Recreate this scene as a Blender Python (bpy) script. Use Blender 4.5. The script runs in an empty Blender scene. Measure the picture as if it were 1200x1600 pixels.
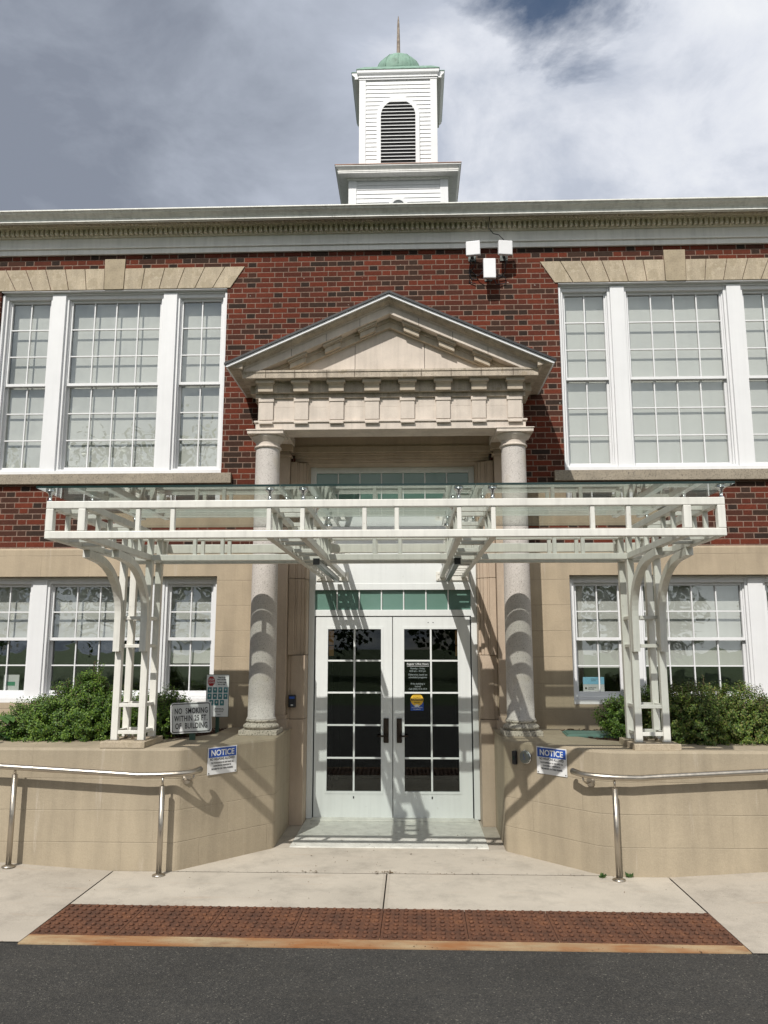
import bpy, bmesh, math, random
from mathutils import Vector, Matrix, noise as mnoise
R = math.radians
random.seed(7)
S = bpy.context.scene
COL = S.collection
# ---------------------------------------------------------------- camera, world, sun, exposure
cd = bpy.data.cameras.new("camera"); cam = bpy.data.objects.new("camera", cd); COL.objects.link(cam)
cam.location = (0.2, 0, 1.7)
cam.rotation_euler = (R(90 + 9.56), 0, R(2.012))
cd.sensor_fit = 'VERTICAL'; cd.sensor_height = 36; cd.lens = 1235 / 1600 * 36
cd.clip_start = 0.05; cd.clip_end = 800
S.camera = cam
S.view_settings.view_transform = 'Standard'; S.view_settings.look = 'None'
S.view_settings.exposure = 0.0; S.view_settings.gamma = 1
SUN = Vector((-.35, -1, 1.1)).normalized()
sl = bpy.data.lights.new("sun", 'SUN'); sl.energy = 4.3; sl.angle = R(.5); sl.color = (1, .955, .89)
so = bpy.data.objects.new("sun", sl); COL.objects.link(so); so.location = SUN * 30
so.rotation_euler = SUN.to_track_quat('Z', 'Y').to_euler()
W = bpy.data.worlds.new("World"); S.world = W; W.use_nodes = True
S.cycles.max_bounces = 10; S.cycles.transparent_max_bounces = 24
S.cycles.glossy_bounces = 4; S.cycles.caustics_reflective = False; S.cycles.caustics_refractive = False

class G:
    """small node graph helper"""
    def __init__(s, tree): s.t = tree; s.n = tree.nodes; s.l = tree.links
    def node(s, typ, **kw):
        n = s.n.new(typ)
        for k, v in kw.items():
            if k.startswith('i_'):
                n.inputs[k[2:].replace('_', ' ')].default_value = v
            else: setattr(n, k, v)
        return n
    def put(s, inp, v):
        if hasattr(v, 'links') or hasattr(v, 'is_output'): s.l.new(v, inp)
        else: inp.default_value = v
    def m(s, op, a, b=0.0, c=None, clamp=False):
        n = s.n.new('ShaderNodeMath'); n.operation = op; n.use_clamp = clamp
        s.put(n.inputs[0], a); s.put(n.inputs[1], b)
        if c is not None: s.put(n.inputs[2], c)
        return n.outputs[0]
    def mix(s, f, a, b, typ='RGBA', blend='MIX'):
        n = s.n.new('ShaderNodeMix'); n.data_type = 'RGBA'; n.blend_type = blend
        s.put(n.inputs[0], f); s.put(n.inputs[6], a); s.put(n.inputs[7], b)
        return n.outputs[2]
    def noise(s, vec, scale, detail=4, rough=.55, dist=0, w=None):
        n = s.n.new('ShaderNodeTexNoise')
        n.inputs['Scale'].default_value = scale; n.inputs['Detail'].default_value = detail
        n.inputs['Roughness'].default_value = rough; n.inputs['Distortion'].default_value = dist
        if vec is not None: s.l.new(vec, n.inputs['Vector'])
        return n.outputs['Fac']
    def ramp(s, f, stops, interp='LINEAR'):
        n = s.n.new('ShaderNodeValToRGB'); n.color_ramp.interpolation = interp
        e = n.color_ramp.elements
        while len(e) < len(stops): e.new(.5)
        for q, (p, c) in zip(e, stops):
            q.position = p; q.color = (c, c, c, 1) if isinstance(c, (int, float)) else (*c, 1)
        s.put(n.inputs[0], f); return n.outputs[0]
    def coord(s, kind='Object'): return s.n.new('ShaderNodeTexCoord').outputs[kind]
    def mapv(s, vec, scale=(1, 1, 1), loc=(0, 0, 0), rot=(0, 0, 0)):
        n = s.n.new('ShaderNodeMapping'); n.inputs['Scale'].default_value = scale
        n.inputs['Location'].default_value = loc; n.inputs['Rotation'].default_value = rot
        s.l.new(vec, n.inputs[0]); return n.outputs[0]
    def sep(s, vec):
        n = s.n.new('ShaderNodeSeparateXYZ'); s.l.new(vec, n.inputs[0]); return n.outputs
    def comb(s, x, y, z=0.0):
        n = s.n.new('ShaderNodeCombineXYZ')
        for i, v in enumerate((x, y, z)): s.put(n.inputs[i], v)
        return n.outputs[0]
    def bump(s, h, strength=.3, dist=.01, normal=None):
        n = s.n.new('ShaderNodeBump'); n.inputs['Strength'].default_value = strength
        n.inputs['Distance'].default_value = dist; s.put(n.inputs['Height'], h)
        if normal is not None: s.l.new(normal, n.inputs['Normal'])
        return n.outputs[0]

HOLE = (.145, .71, .685)
# sky: Nishita with a broken cloud deck in the direction domain
g = G(W.node_tree); g.n.clear()
sky = g.node('ShaderNodeTexSky', sky_type='NISHITA', sun_disc=False)
sky.sun_elevation = math.asin(SUN.z); sky.sun_rotation = R(180) + math.atan2(.35, 1)
sky.air_density = 1.1; sky.dust_density = .6; sky.ozone_density = 1.5
tc = g.coord('Generated')
X, Y, Z = g.sep(tc)
# project direction on a cloud layer
zz = g.m('MAXIMUM', g.m('ADD', Z, .22), .05)
cp = g.comb(g.m('DIVIDE', X, zz), g.m('DIVIDE', Y, zz), 0)
n1 = g.noise(cp, 1.5, 7, .5, .35)
n2 = g.noise(g.mapv(cp, loc=(3.3, 1.2, 0)), 4.6, 8, .6, .3)
n3 = g.noise(g.mapv(cp, loc=(9, 4, 2)), .9, 3, .5)
side = g.m('ADD', g.m('MULTIPLY', g.m('ADD', X, .02), 1.25), g.m('MULTIPLY', g.ramp(Y, [(.0, .9), (.35, 0)]), g.ramp(g.noise(g.mapv(cp, loc=(1, 7, 3)), 1.8, 5, .55), [(.38, -.0), (.62, 1)])))
br = g.m('ADD', g.m('ADD', g.m('MULTIPLY', g.m('SUBTRACT', n1, .5), 1.3), g.m('MULTIPLY', g.m('SUBTRACT', n2, .5), .95)), g.m('ADD', side, .475))
cc = g.ramp(br, [(0.0, (.25, .28, .345)), (.17, (.32, .355, .425)), (.34, (.41, .45, .53)), (.60, (.53, .575, .67)), (.80, (.76, .79, .86)), (1, (.90, .92, .95))])
d0 = Vector(HOLE).normalized()
dt = g.node('ShaderNodeVectorMath', operation='DISTANCE'); g.l.new(tc, dt.inputs[0]); dt.inputs[1].default_value = d0
dist = g.m('ADD', dt.outputs['Value'], g.m('MULTIPLY', g.m('SUBTRACT', n2, .5), .24))
hole = g.ramp(dist, [(0.0, 1), (.035, .95), (.095, 0)])
hole2 = g.ramp(n3, [(.62, 0), (.72, .8)])
hz = g.m('MULTIPLY', hole2, g.ramp(Y, [(.0, 1), (.1, 0)]))
b1 = g.node('ShaderNodeBackground'); g.l.new(sky.outputs[0], b1.inputs[0]); b1.inputs[1].default_value = .075
b2 = g.node('ShaderNodeBackground'); g.l.new(cc, b2.inputs[0]); b2.inputs[1].default_value = 1.0
mx = g.node('ShaderNodeMixShader'); g.l.new(g.m('MAXIMUM', hole, hz), mx.inputs[0])
g.l.new(b2.outputs[0], mx.inputs[1]); g.l.new(b1.outputs[0], mx.inputs[2])
wo = g.node('ShaderNodeOutputWorld'); g.l.new(mx.outputs[0], wo.inputs[0])

# ---------------------------------------------------------------- materials
def newmat(name):
    m = bpy.data.materials.new(name); m.use_nodes = True
    g = G(m.node_tree); bs = g.n['Principled BSDF']; return m, g, bs
def pbr(name, col, rough=.6, var=.12, scale=3, tint=None, bump=.15, bscale=80, bdist=.004, metal=0, speck=None, streak=0, spec=.5, coat=0):
    m, g, bs = newmat(name)
    v = g.coord('Object')
    c = (*col, 1)
    lo = tuple(x * (1 - var) for x in col); hi = tuple(min(1, x * (1 + var)) for x in col)
    if tint: lo = tint
    out = g.ramp(g.noise(v, scale, 6, .6), [(.3, lo), (.7, hi)])
    if streak:
        sv = g.mapv(v, (9, 9, .5))
        s2 = g.ramp(g.noise(sv, 2.2, 5, .6), [(.45, 1.0), (.75, 1 - streak)])
        out = g.mix(1.0, out, s2, blend='MULTIPLY')
    if speck:
        for (sc, th, sc_col, amt) in speck:
            f = g.ramp(g.noise(v, sc, 2, .6), [(th, 0), (th + .05, amt)])
            out = g.mix(f, out, (*sc_col, 1))
    g.l.new(out, bs.inputs['Base Color'])
    rr = g.ramp(g.noise(v, scale * 4, 4), [(.3, max(.02, rough - .08)), (.7, min(1, rough + .08))])
    g.l.new(rr, bs.inputs['Roughness'])
    bs.inputs['Metallic'].default_value = metal
    bs.inputs['Specular IOR Level'].default_value = spec
    bs.inputs['Coat Weight'].default_value = coat
    if bump: g.l.new(g.bump(g.noise(v, bscale, 5, .6), bump, bdist), bs.inputs['Normal'])
    return m
M = {}
def brick_mat():
    m, g, bs = newmat('brick')
    v = g.coord('Object'); x, y, z = g.sep(v)
    wob = g.m('MULTIPLY', g.m('SUBTRACT', g.noise(v, 22, 3), .5), .0035)
    x = g.m('ADD', x, wob); z = g.m('ADD', z, g.m('MULTIPLY', g.m('SUBTRACT', g.noise(g.mapv(v, loc=(5, 5, 5)), 20, 3), .5), .003))
    P, C, Sx, J = .29, .0585, .195, .0046
    row = g.m('FLOOR', g.m('DIVIDE', z, C))
    lz = g.m('MULTIPLY', g.m('FRACT', g.m('DIVIDE', z, C)), C)
    rnd = g.node('ShaderNodeTexWhiteNoise', noise_dimensions='1D'); g.l.new(row, rnd.inputs['W'])
    u = g.m('ADD', g.m('ADD', g.m('DIVIDE', x, P), g.m('MULTIPLY', g.m('FLOORED_MODULO', row, 2), .5)), g.m('MULTIPLY', rnd.outputs['Value'], .06))
    cell = g.m('FLOOR', u); t = g.m('MULTIPLY', g.m('FRACT', u), P)
    isB = g.m('GREATER_THAN', t, Sx)
    lx = g.m('SUBTRACT', t, g.m('MULTIPLY', isB, Sx))
    ln = g.m('SUBTRACT', Sx, g.m('MULTIPLY', isB, Sx - (P - Sx)))
    ex = g.m('MINIMUM', lx, g.m('SUBTRACT', ln, lx)); ez = g.m('MINIMUM', lz, g.m('SUBTRACT', C, lz))
    e = g.m('MINIMUM', ex, ez)
    mask = g.ramp(g.m('MULTIPLY', e, 100), [(J * 100 * .8, 0), (J * 100 * 1.25, 1)])
    wn = g.node('ShaderNodeTexWhiteNoise', noise_dimensions='3D')
    g.l.new(g.comb(cell, row, isB), wn.inputs['Vector'])
    rv = g.m('ADD', wn.outputs['Value'], g.m('MULTIPLY', isB, -.16))
    bc = g.ramp(rv, [(-.0, (.032, .022, .018)), (.12, (.046, .028, .021)), (.28, (.064, .028, .020)), (.42, (.088, .026, .017)), (.62, (.108, .029, .0175)), (.84, (.142, .034, .019)), (1.0, (.105, .031, .020))])
    gr = g.ramp(g.noise(v, 90, 5, .65), [(.3, .72), (.7, 1.22)])
    bc = g.mix(1, bc, gr, blend='MULTIPLY')
    big = g.ramp(g.noise(v, 1.3, 4), [(.3, .86), (.7, 1.1)])
    mort = g.ramp(g.noise(v, 35, 4), [(.3, (.17, .112, .086)), (.7, (.27, .188, .148))])
    out = g.mix(mask, mort, bc); out = g.mix(1, out, big, blend='MULTIPLY')
    sp = g.ramp(g.noise(g.mapv(v, loc=(2, 0, 1)), 26, 2, .5), [(.765, 0), (.78, .55)])
    out = g.mix(sp, out, (.5, .45, .4, 1))
    g.l.new(out, bs.inputs['Base Color']); bs.inputs['Roughness'].default_value = .9; bs.inputs['Specular IOR Level'].default_value = .12
    h = g.m('ADD', g.m('MULTIPLY', mask, 1.0), g.m('MULTIPLY', g.noise(v, 120, 4), .35))
    g.l.new(g.bump(h, .8, .006), bs.inputs['Normal'])
    return m
def block_mat(name, col, P=.5, C=.2535, zoff=.19, stain=True, joint=.5, dark=.72):
    m, g, bs = newmat(name)
    v = g.coord('Object'); x, y, z = g.sep(v)
    h = g.m('ADD', x, g.m('MULTIPLY', y, .35))
    z2 = g.m('ADD', z, g.m('MULTIPLY', g.m('SUBTRACT', g.noise(v, 7, 2), .5), .006))
    zz = g.m('DIVIDE', g.m('ADD', z2, zoff), C); row = g.m('FLOOR', zz)
    fz = g.m('MULTIPLY', g.m('FRACT', zz), C)
    wn = g.node('ShaderNodeTexWhiteNoise', noise_dimensions='1D'); g.l.new(row, wn.inputs['W'])
    fx = g.m('MULTIPLY', g.m('FRACT', g.m('ADD', g.m('DIVIDE', h, P), g.m('MULTIPLY', wn.outputs['Value'], .9))), P)
    e1 = g.m('MINIMUM', fz, g.m('SUBTRACT', C, fz)); e2 = g.m('MINIMUM', fx, g.m('SUBTRACT', P, fx))
    j1 = g.ramp(g.m('MULTIPLY', e1, 100), [(.12, 1), (.42, 0)]); j2 = g.ramp(g.m('MULTIPLY', e2, 100), [(.1, .55), (.35, 0)])
    j = g.m('MAXIMUM', j1, j2)
    j = g.m('MULTIPLY', j, g.ramp(g.noise(v, 2.3, 3), [(.35, .25), (.6, 1)]))
    base = g.ramp(g.noise(v, 1.7, 6, .6), [(.28, tuple(c * .84 for c in col)), (.72, tuple(c * 1.12 for c in col))])
    st = g.ramp(g.noise(g.mapv(v, (4, 4, .45)), 2.1, 5, .6), [(.42, 1), (.7, .84)])
    base = g.mix(1, base, st, blend='MULTIPLY')
    wht = g.ramp(g.noise(g.mapv(v, (5.5, 5.5, .55), loc=(3.7, 0, .4)), 1.7, 6, .7), [(.62, 0), (.72, .5)])
    base = g.mix(wht, base, (.5, .44, .36, 1))
    fine = g.ramp(g.noise(v, 130, 3, .7), [(.3, .9), (.7, 1.08)])
    base = g.mix(1, base, fine, blend='MULTIPLY')
    out = g.mix(g.m('MULTIPLY', j, joint), base, tuple(c * dark * .7 for c in col) + (1,))
    g.l.new(out, bs.inputs['Base Color']); bs.inputs['Roughness'].default_value = .78
    hh = g.m('ADD', g.m('MULTIPLY', g.noise(v, 45, 5, .65), .5), g.m('MULTIPLY', j, -.9))
    hh = g.m('ADD', hh, g.m('MULTIPLY', g.noise(v, 6, 4), .8))
    g.l.new(g.bump(hh, .45, .008), bs.inputs['Normal'])
    return m
def concrete_mat(name, col, rust=0):
    m, g, bs = newmat(name); v = g.coord('Object')
    out = g.ramp(g.noise(v, 1.5, 7, .62), [(.28, tuple(c * .84 for c in col)), (.72, tuple(c * 1.1 for c in col))])
    f = g.ramp(g.noise(v, 160, 3, .7), [(.3, .82), (.7, 1.13)]); out = g.mix(1, out, f, blend='MULTIPLY')
    s = g.ramp(g.noise(g.mapv(v, loc=(4, 2, 0)), 3.5, 7, .75), [(.48, 1), (.72, .74)]); out = g.mix(1, out, s, blend='MULTIPLY')
    d = g.ramp(g.noise(v, 55, 2, .5), [(.735, 0), (.76, .6)]); out = g.mix(d, out, (.1, .085, .065, 1))
    if rust:
        r = g.ramp(g.noise(g.mapv(v, (1, 3.5, 1)), 1.7, 6, .6), [(.36, 0), (.62, rust)]); out = g.mix(r, out, (.27, .105, .03, 1))
        r = g.ramp(g.noise(g.mapv(v, (1, 2.5, 1), loc=(7, 0, 0)), 1.9, 6, .7), [(.55, 0), (.75, rust)]); out = g.mix(r, out, (.16, .055, .02, 1))
    else:
        x, y, z = g.sep(v)
        near = g.ramp(g.m('ADD', y, g.m('MULTIPLY', g.noise(v, 3, 5), .35)), [(0, 0), (1, 0)])
        r = g.ramp(g.noise(g.mapv(v, (.8, 7, 1), loc=(2, 1, 0)), 1.6, 5, .6), [(.60, 0), (.78, .28)]); out = g.mix(r, out, (.36, .2, .09, 1))
    g.l.new(out, bs.inputs['Base Color']); bs.inputs['Roughness'].default_value = .86
    g.l.new(g.bump(g.noise(v, 110, 5, .7), .35, .004), bs.inputs['Normal'])
    return m
def asphalt_mat():
    m, g, bs = newmat('asphalt'); v = g.coord('Object')
    vo = g.node('ShaderNodeTexVoronoi'); vo.inputs['Scale'].default_value = 150; g.l.new(v, vo.inputs['Vector'])
    c1 = g.ramp(vo.outputs['Color'], [(.1, (.017, .0168, .016)), (.55, (.036, .035, .032)), (.86, (.068, .064, .056)), (.97, (.19, .18, .15))])
    big = g.ramp(g.noise(v, 1.4, 6, .65), [(.3, .78), (.7, 1.25)])
    out = g.mix(1, c1, big, blend='MULTIPLY')
    du = g.ramp(g.noise(g.mapv(v, (.6, 2, 1)), 2.5, 6, .7), [(.5, 0), (.8, .35)]); out = g.mix(du, out, (.075, .068, .055, 1))
    g.l.new(out, bs.inputs['Base Color']); bs.inputs['Roughness'].default_value = .8
    h = g.m('ADD', vo.outputs['Distance'], g.noise(v, 60, 4))
    g.l.new(g.bump(h, .9, .006), bs.inputs['Normal'])
    return m
def rust_mat():
    m, g, bs = newmat('rusty iron'); v = g.coord('Object')
    out = g.ramp(g.noise(v, 5, 8, .7), [(.25, (.035, .018, .012)), (.5, (.118, .048, .024)), (.75, (.21, .086, .036))])
    f = g.ramp(g.noise(v, 90, 4, .7), [(.3, .65), (.7, 1.3)]); out = g.mix(1, out, f, blend='MULTIPLY')
    vo = g.node('ShaderNodeTexVoronoi'); vo.inputs['Scale'].default_value = 95; g.l.new(v, vo.inputs['Vector'])
    g.l.new(out, bs.inputs['Base Color']); bs.inputs['Roughness'].default_value = .8
    g.l.new(g.bump(g.m('ADD', vo.outputs['Distance'], g.noise(v, 150, 4, .7)), .7, .005), bs.inputs['Normal'])
    return m
def glass_mat(name, tint=(.96, .98, .97), refl=1.0, rough=0.0, wavy=0.0):
    m = bpy.data.materials.new(name); m.use_nodes = True; g = G(m.node_tree); g.n.clear()
    tr = g.node('ShaderNodeBsdfTransparent'); tr.inputs[0].default_value = (*tint, 1)
    gl = g.node('ShaderNodeBsdfGlossy'); gl.inputs['Roughness'].default_value = rough; gl.inputs[0].default_value = (.95, 1, .98, 1)
    ge = g.node('ShaderNodeNewGeometry'); dp = g.node('ShaderNodeVectorMath', operation='DOT_PRODUCT')
    g.l.new(ge.outputs['Normal'], dp.inputs[0]); g.l.new(ge.outputs['Incoming'], dp.inputs[1])
    om = g.m('SUBTRACT', 1.0, g.m('ABSOLUTE', dp.outputs['Value']), clamp=True)
    sch = g.m('ADD', g.m('MULTIPLY', g.m('POWER', om, 5.0), .96), .04)
    if wavy:
        nb = g.bump(g.noise(g.coord(), 2.6, 2, .5), wavy, .02)
        g.l.new(nb, gl.inputs['Normal'])
    f = g.m('MULTIPLY', sch, refl, clamp=True)
    mx = g.node('ShaderNodeMixShader'); g.l.new(f, mx.inputs[0]); g.l.new(tr.outputs[0], mx.inputs[1]); g.l.new(gl.outputs[0], mx.inputs[2])
    o = g.node('ShaderNodeOutputMaterial'); g.l.new(mx.outputs[0], o.inputs[0]); return m
def leaf_mat(name, stops, trans=.25, rough=.5):
    m, g, bs = newmat(name)
    gi = g.node('ShaderNodeNewGeometry')
    v = g.coord('Object')
    f = g.m('ADD', g.m('MULTIPLY', gi.outputs['Random Per Island'], .6), g.m('MULTIPLY', g.noise(v, 5, 3), .5))
    g.l.new(g.ramp(f, stops), bs.inputs['Base Color']); bs.inputs['Roughness'].default_value = rough
    tl = g.node('ShaderNodeBsdfTranslucent'); g.l.new(g.ramp(f, stops), tl.inputs[0])
    mx = g.node('ShaderNodeMixShader'); mx.inputs[0].default_value = trans
    g.l.new(bs.outputs[0], mx.inputs[1]); g.l.new(tl.outputs[0], mx.inputs[2])
    g.l.new(mx.outputs[0], g.n['Material Output'].inputs[0]); return m
def emit_mat(name, col, st):
    m, g, bs = newmat(name); bs.inputs['Emission Color'].default_value = (*col, 1); bs.inputs['Emission Strength'].default_value = st
    bs.inputs['Base Color'].default_value = (*col, 1)
    g.l.new(g.mix(g.noise(g.coord(), 9, 2), (*col, 1), tuple(c * .6 for c in col) + (1,)), bs.inputs['Emission Color']); return m
M['brick'] = brick_mat()
M['tan'] = block_mat('painted stone', (.41, .332, .232))
M['planter'] = block_mat('painted planter block', (.375, .315, .225), P=.62, C=.235, zoff=.03, joint=.26)
M['jamb'] = block_mat('limestone jamb', (.47, .375, .285), P=9, C=7, joint=0)
M['lime'] = pbr('limestone', (.60, .53, .46), .85, .16, 4, bump=.3, bscale=70, speck=[(150, .62, (.75, .7, .62), .5), (60, .68, (.3, .25, .18), .35)], streak=.16)
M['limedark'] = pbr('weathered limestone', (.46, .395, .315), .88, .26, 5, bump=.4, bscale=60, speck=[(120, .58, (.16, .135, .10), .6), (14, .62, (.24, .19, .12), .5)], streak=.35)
M['limeplain'] = pbr('limestone moulding', (.47, .405, .32), .85, .12, 4, bump=.2, bscale=70, streak=.2)  # darker limestone tone without specks, for mutules and raking bed mould
M['granite'] = pbr('granite', (.51, .475, .44), .75, .08, 5, bump=.2, bscale=120, speck=[(130, .60, (.12, .10, .08), .8), (170, .60, (.8, .76, .72), .5), (2.5, .6, (.42, .37, .28), .4)])
M['granitebase'] = pbr('weathered granite', (.46, .42, .35), .85, .2, 7, bump=.4, bscale=90, speck=[(75, .55, (.10, .09, .07), .85), (170, .60, (.65, .6, .52), .5)])
M['sill'] = pbr('sill granite', (.30, .26, .20), .85, .15, 6, bump=.4, bscale=110, speck=[(120, .56, (.09, .075, .06), .75), (140, .62, (.5, .45, .38), .5)])
M['lintel'] = pbr('sandstone lintel', (.44, .37, .27), .85, .2, 3.5, bump=.5, bscale=60, speck=[(6, .55, (.33, .275, .19), .6), (28, .60, (.5, .44, .34), .5), (120, .56, (.24, .2, .14), .55)], streak=.2)
M['keystone'] = pbr('keystone stone', (.36, .30, .21), .85, .22, 6, bump=.35, bscale=70, speck=[(90, .58, (.2, .16, .11), .5)])
M['white'] = pbr('white paint', (.715, .72, .725), .45, .035, 2, bump=.06, bscale=30, streak=.05)
M['trim'] = pbr('eave paint', (.80, .79, .76), .55, .05, 2.5, bump=.08, bscale=30, streak=.14)
M['gutter'] = pbr('gutter enamel', (.78, .78, .73), .42, .08, 4, bump=.05, bscale=20, streak=.22)
M['dentil'] = pbr('dentil paint', (.72, .67, .55), .6, .08, 5, bump=.1, bscale=40, streak=.12)
M['door'] = pbr('door paint', (.70, .725, .715), .38, .04, 2, bump=.03, bscale=25, streak=.08, speck=[(16, .70, (.5, .5, .47), .3)])
M['canopy'] = pbr('canopy paint', (.72, .71, .655), .42, .06, 6, bump=.07, bscale=40, streak=.16, speck=[(34, .70, (.36, .26, .16), .3)])
M['blind'] = pbr('roller blind', (.60, .60, .565), .9, .05, 2, bump=.05, bscale=200, streak=.06)
M['steel'] = pbr('brushed steel', (.46, .42, .36), .36, .1, 9, bump=.05, bscale=90, metal=1)
M['chrome'] = pbr('polished steel', (.7, .7, .7), .2, .05, 9, bump=0, metal=1)
M['rusttan'] = concrete_mat('stained kerb', (.40, .305, .18), .95)
M['conc'] = concrete_mat('concrete', (.44, .395, .33))
M['conc2'] = concrete_mat('lighter concrete', (.485, .44, .37))
M['mat'] = pbr('threshold aluminium', (.60, .60, .55), .6, .16, 7, bump=.5, bscale=60, speck=[(38, .66, (.3, .27, .22), .6)], streak=.1)
M['asphalt'] = asphalt_mat()
M['rust'] = rust_mat()
M['joint'] = pbr('joint filler', (.07, .05, .035), .95, .4, 12, bump=.5)
M['black'] = pbr('black plastic', (.012, .013, .016), .4, .2, 10, bump=.05)
M['bronze'] = pbr('dark bronze', (.035, .026, .02), .42, .3, 20, bump=.05, metal=.7)
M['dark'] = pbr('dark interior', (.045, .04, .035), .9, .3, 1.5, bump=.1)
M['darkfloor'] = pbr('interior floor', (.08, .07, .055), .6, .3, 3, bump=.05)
M['louverback'] = pbr('painted louver shadow', (.02, .02, .02), .9, .2, 5, bump=0)  # near-black panel colour stands in for the shade behind the slats
M['roof'] = pbr('slate roof', (.06, .06, .065), .8, .25, 8, bump=.4, bscale=20)
M['roofedge'] = pbr('dark drip edge', (.02, .022, .024), .5, .2, 8, bump=.05)
M['copper'] = pbr('green copper', (.21, .335, .265), .7, .2, 7, bump=.15, bscale=30, speck=[(9, .62, (.12, .19, .14), .6)], streak=.25)
M['coppernew'] = pbr('brown copper', (.30, .17, .12), .5, .25, 6, bump=.1, metal=.3)
M['spire'] = pbr('worn spire', (.24, .19, .15), .7, .4, 14, bump=.3, speck=[(20, .6, (.5, .48, .42), .5)])
M['greenglass'] = pbr('back painted green glass', (.125, .225, .185), .10, .06, 1.5, bump=0, spec=.6)
M['mulch'] = pbr('mulch', (.085, .045, .028), .95, .55, 30, bump=1, bscale=50, bdist=.03)
M['grass'] = pbr('grass', (.06, .10, .025), .9, .4, 3, bump=.8, bscale=40, bdist=.03)
M['signwhite'] = pbr('sign white', (.74, .745, .74), .4, .03, 5, bump=0)
M['signgrey'] = pbr('sign aluminium sheeting', (.60, .61, .61), .35, .04, 5, bump=.03)
M['blue'] = pbr('sign blue', (.015, .075, .36), .4, .06, 6, bump=0)
M['lblue'] = pbr('leaflet blue', (.22, .50, .66), .5, .06, 6, bump=0)
M['ink'] = pbr('black ink', (.012, .012, .014), .5, .1, 10, bump=0)
M['letterwhite'] = pbr('white vinyl', (.70, .72, .72), .5, .03, 10, bump=0)
M['greyvinyl'] = pbr('grey vinyl', (.22, .26, .26), .5, .03, 10, bump=0)
M['red'] = pbr('sign red', (.38, .012, .015), .4, .06, 6, bump=0)
M['yellow'] = pbr('sticker yellow', (.72, .45, .04), .45, .05, 6, bump=0)
M['teal'] = pbr('poster teal', (.05, .19, .21), .5, .5, 40, bump=0)
M['grn'] = pbr('notice green', (.03, .22, .12), .5, .1, 8, bump=0)
M['paper'] = pbr('paper', (.55, .57, .55), .7, .05, 6, bump=0)
M['lid'] = pbr('green box lid', (.11, .21, .175), .5, .15, 12, bump=.1)
M['post'] = pbr('green steel post', (.03, .075, .055), .5, .2, 9, bump=.05)
M['ledgrey'] = pbr('lamp housing grey', (.20, .22, .21), .35, .08, 9, bump=0, metal=.6)
M['antenna'] = pbr('antenna plastic', (.78, .78, .79), .45, .03, 9, bump=0)
M['cable'] = pbr('cable', (.02, .022, .03), .6, .2, 20, bump=0)
M['bark'] = pbr('bark', (.09, .06, .04), .9, .3, 20, bump=.6)
M['glass'] = glass_mat('window glass', (.955, .965, .96), 2.7, 0, .14)
M['doorglass'] = glass_mat('door glass', (.60, .62, .61), .85)
M['roofglass'] = glass_mat('canopy glass', (.785, .812, .795), 1.25)
M['edgeglass'] = pbr('glass edge', (.01, .03, .027), .15, .1, 5, bump=0)
M['sconce'] = emit_mat('sconce shade', (.70, .38, .15), .22)
LS = [(.15, (.012, .028, .006)), (.4, (.030, .062, .012)), (.62, (.062, .115, .02)), (.85, (.13, .20, .035))]
M['leafA'] = leaf_mat('yew leaves', [(.2, (.026, .060, .011)), (.42, (.060, .130, .018)), (.62, (.105, .195, .024)), (.85, (.20, .31, .042))], .34)
M['leafB'] = leaf_mat('box leaves', [(.2, (0.041, 0.075, 0.014)), (.42, (0.068, 0.125, 0.020)), (.62, (0.13, 0.21, 0.032)), (.74, (0.20, 0.17, 0.06)), (.85, (0.25, 0.35, 0.055))], .34)
M['hosta'] = leaf_mat('broad leaves', [(.2, (.02, .06, .02)), (.5, (.05, .12, .035)), (.8, (.10, .19, .05))])
M['treeleaf'] = leaf_mat('tree leaves', LS)
M['litter'] = leaf_mat('dry leaf bits', [(.2, (.03, .02, .012)), (.6, (.10, .06, .03)), (.9, (.2, .15, .08))], .05, .9)

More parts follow.
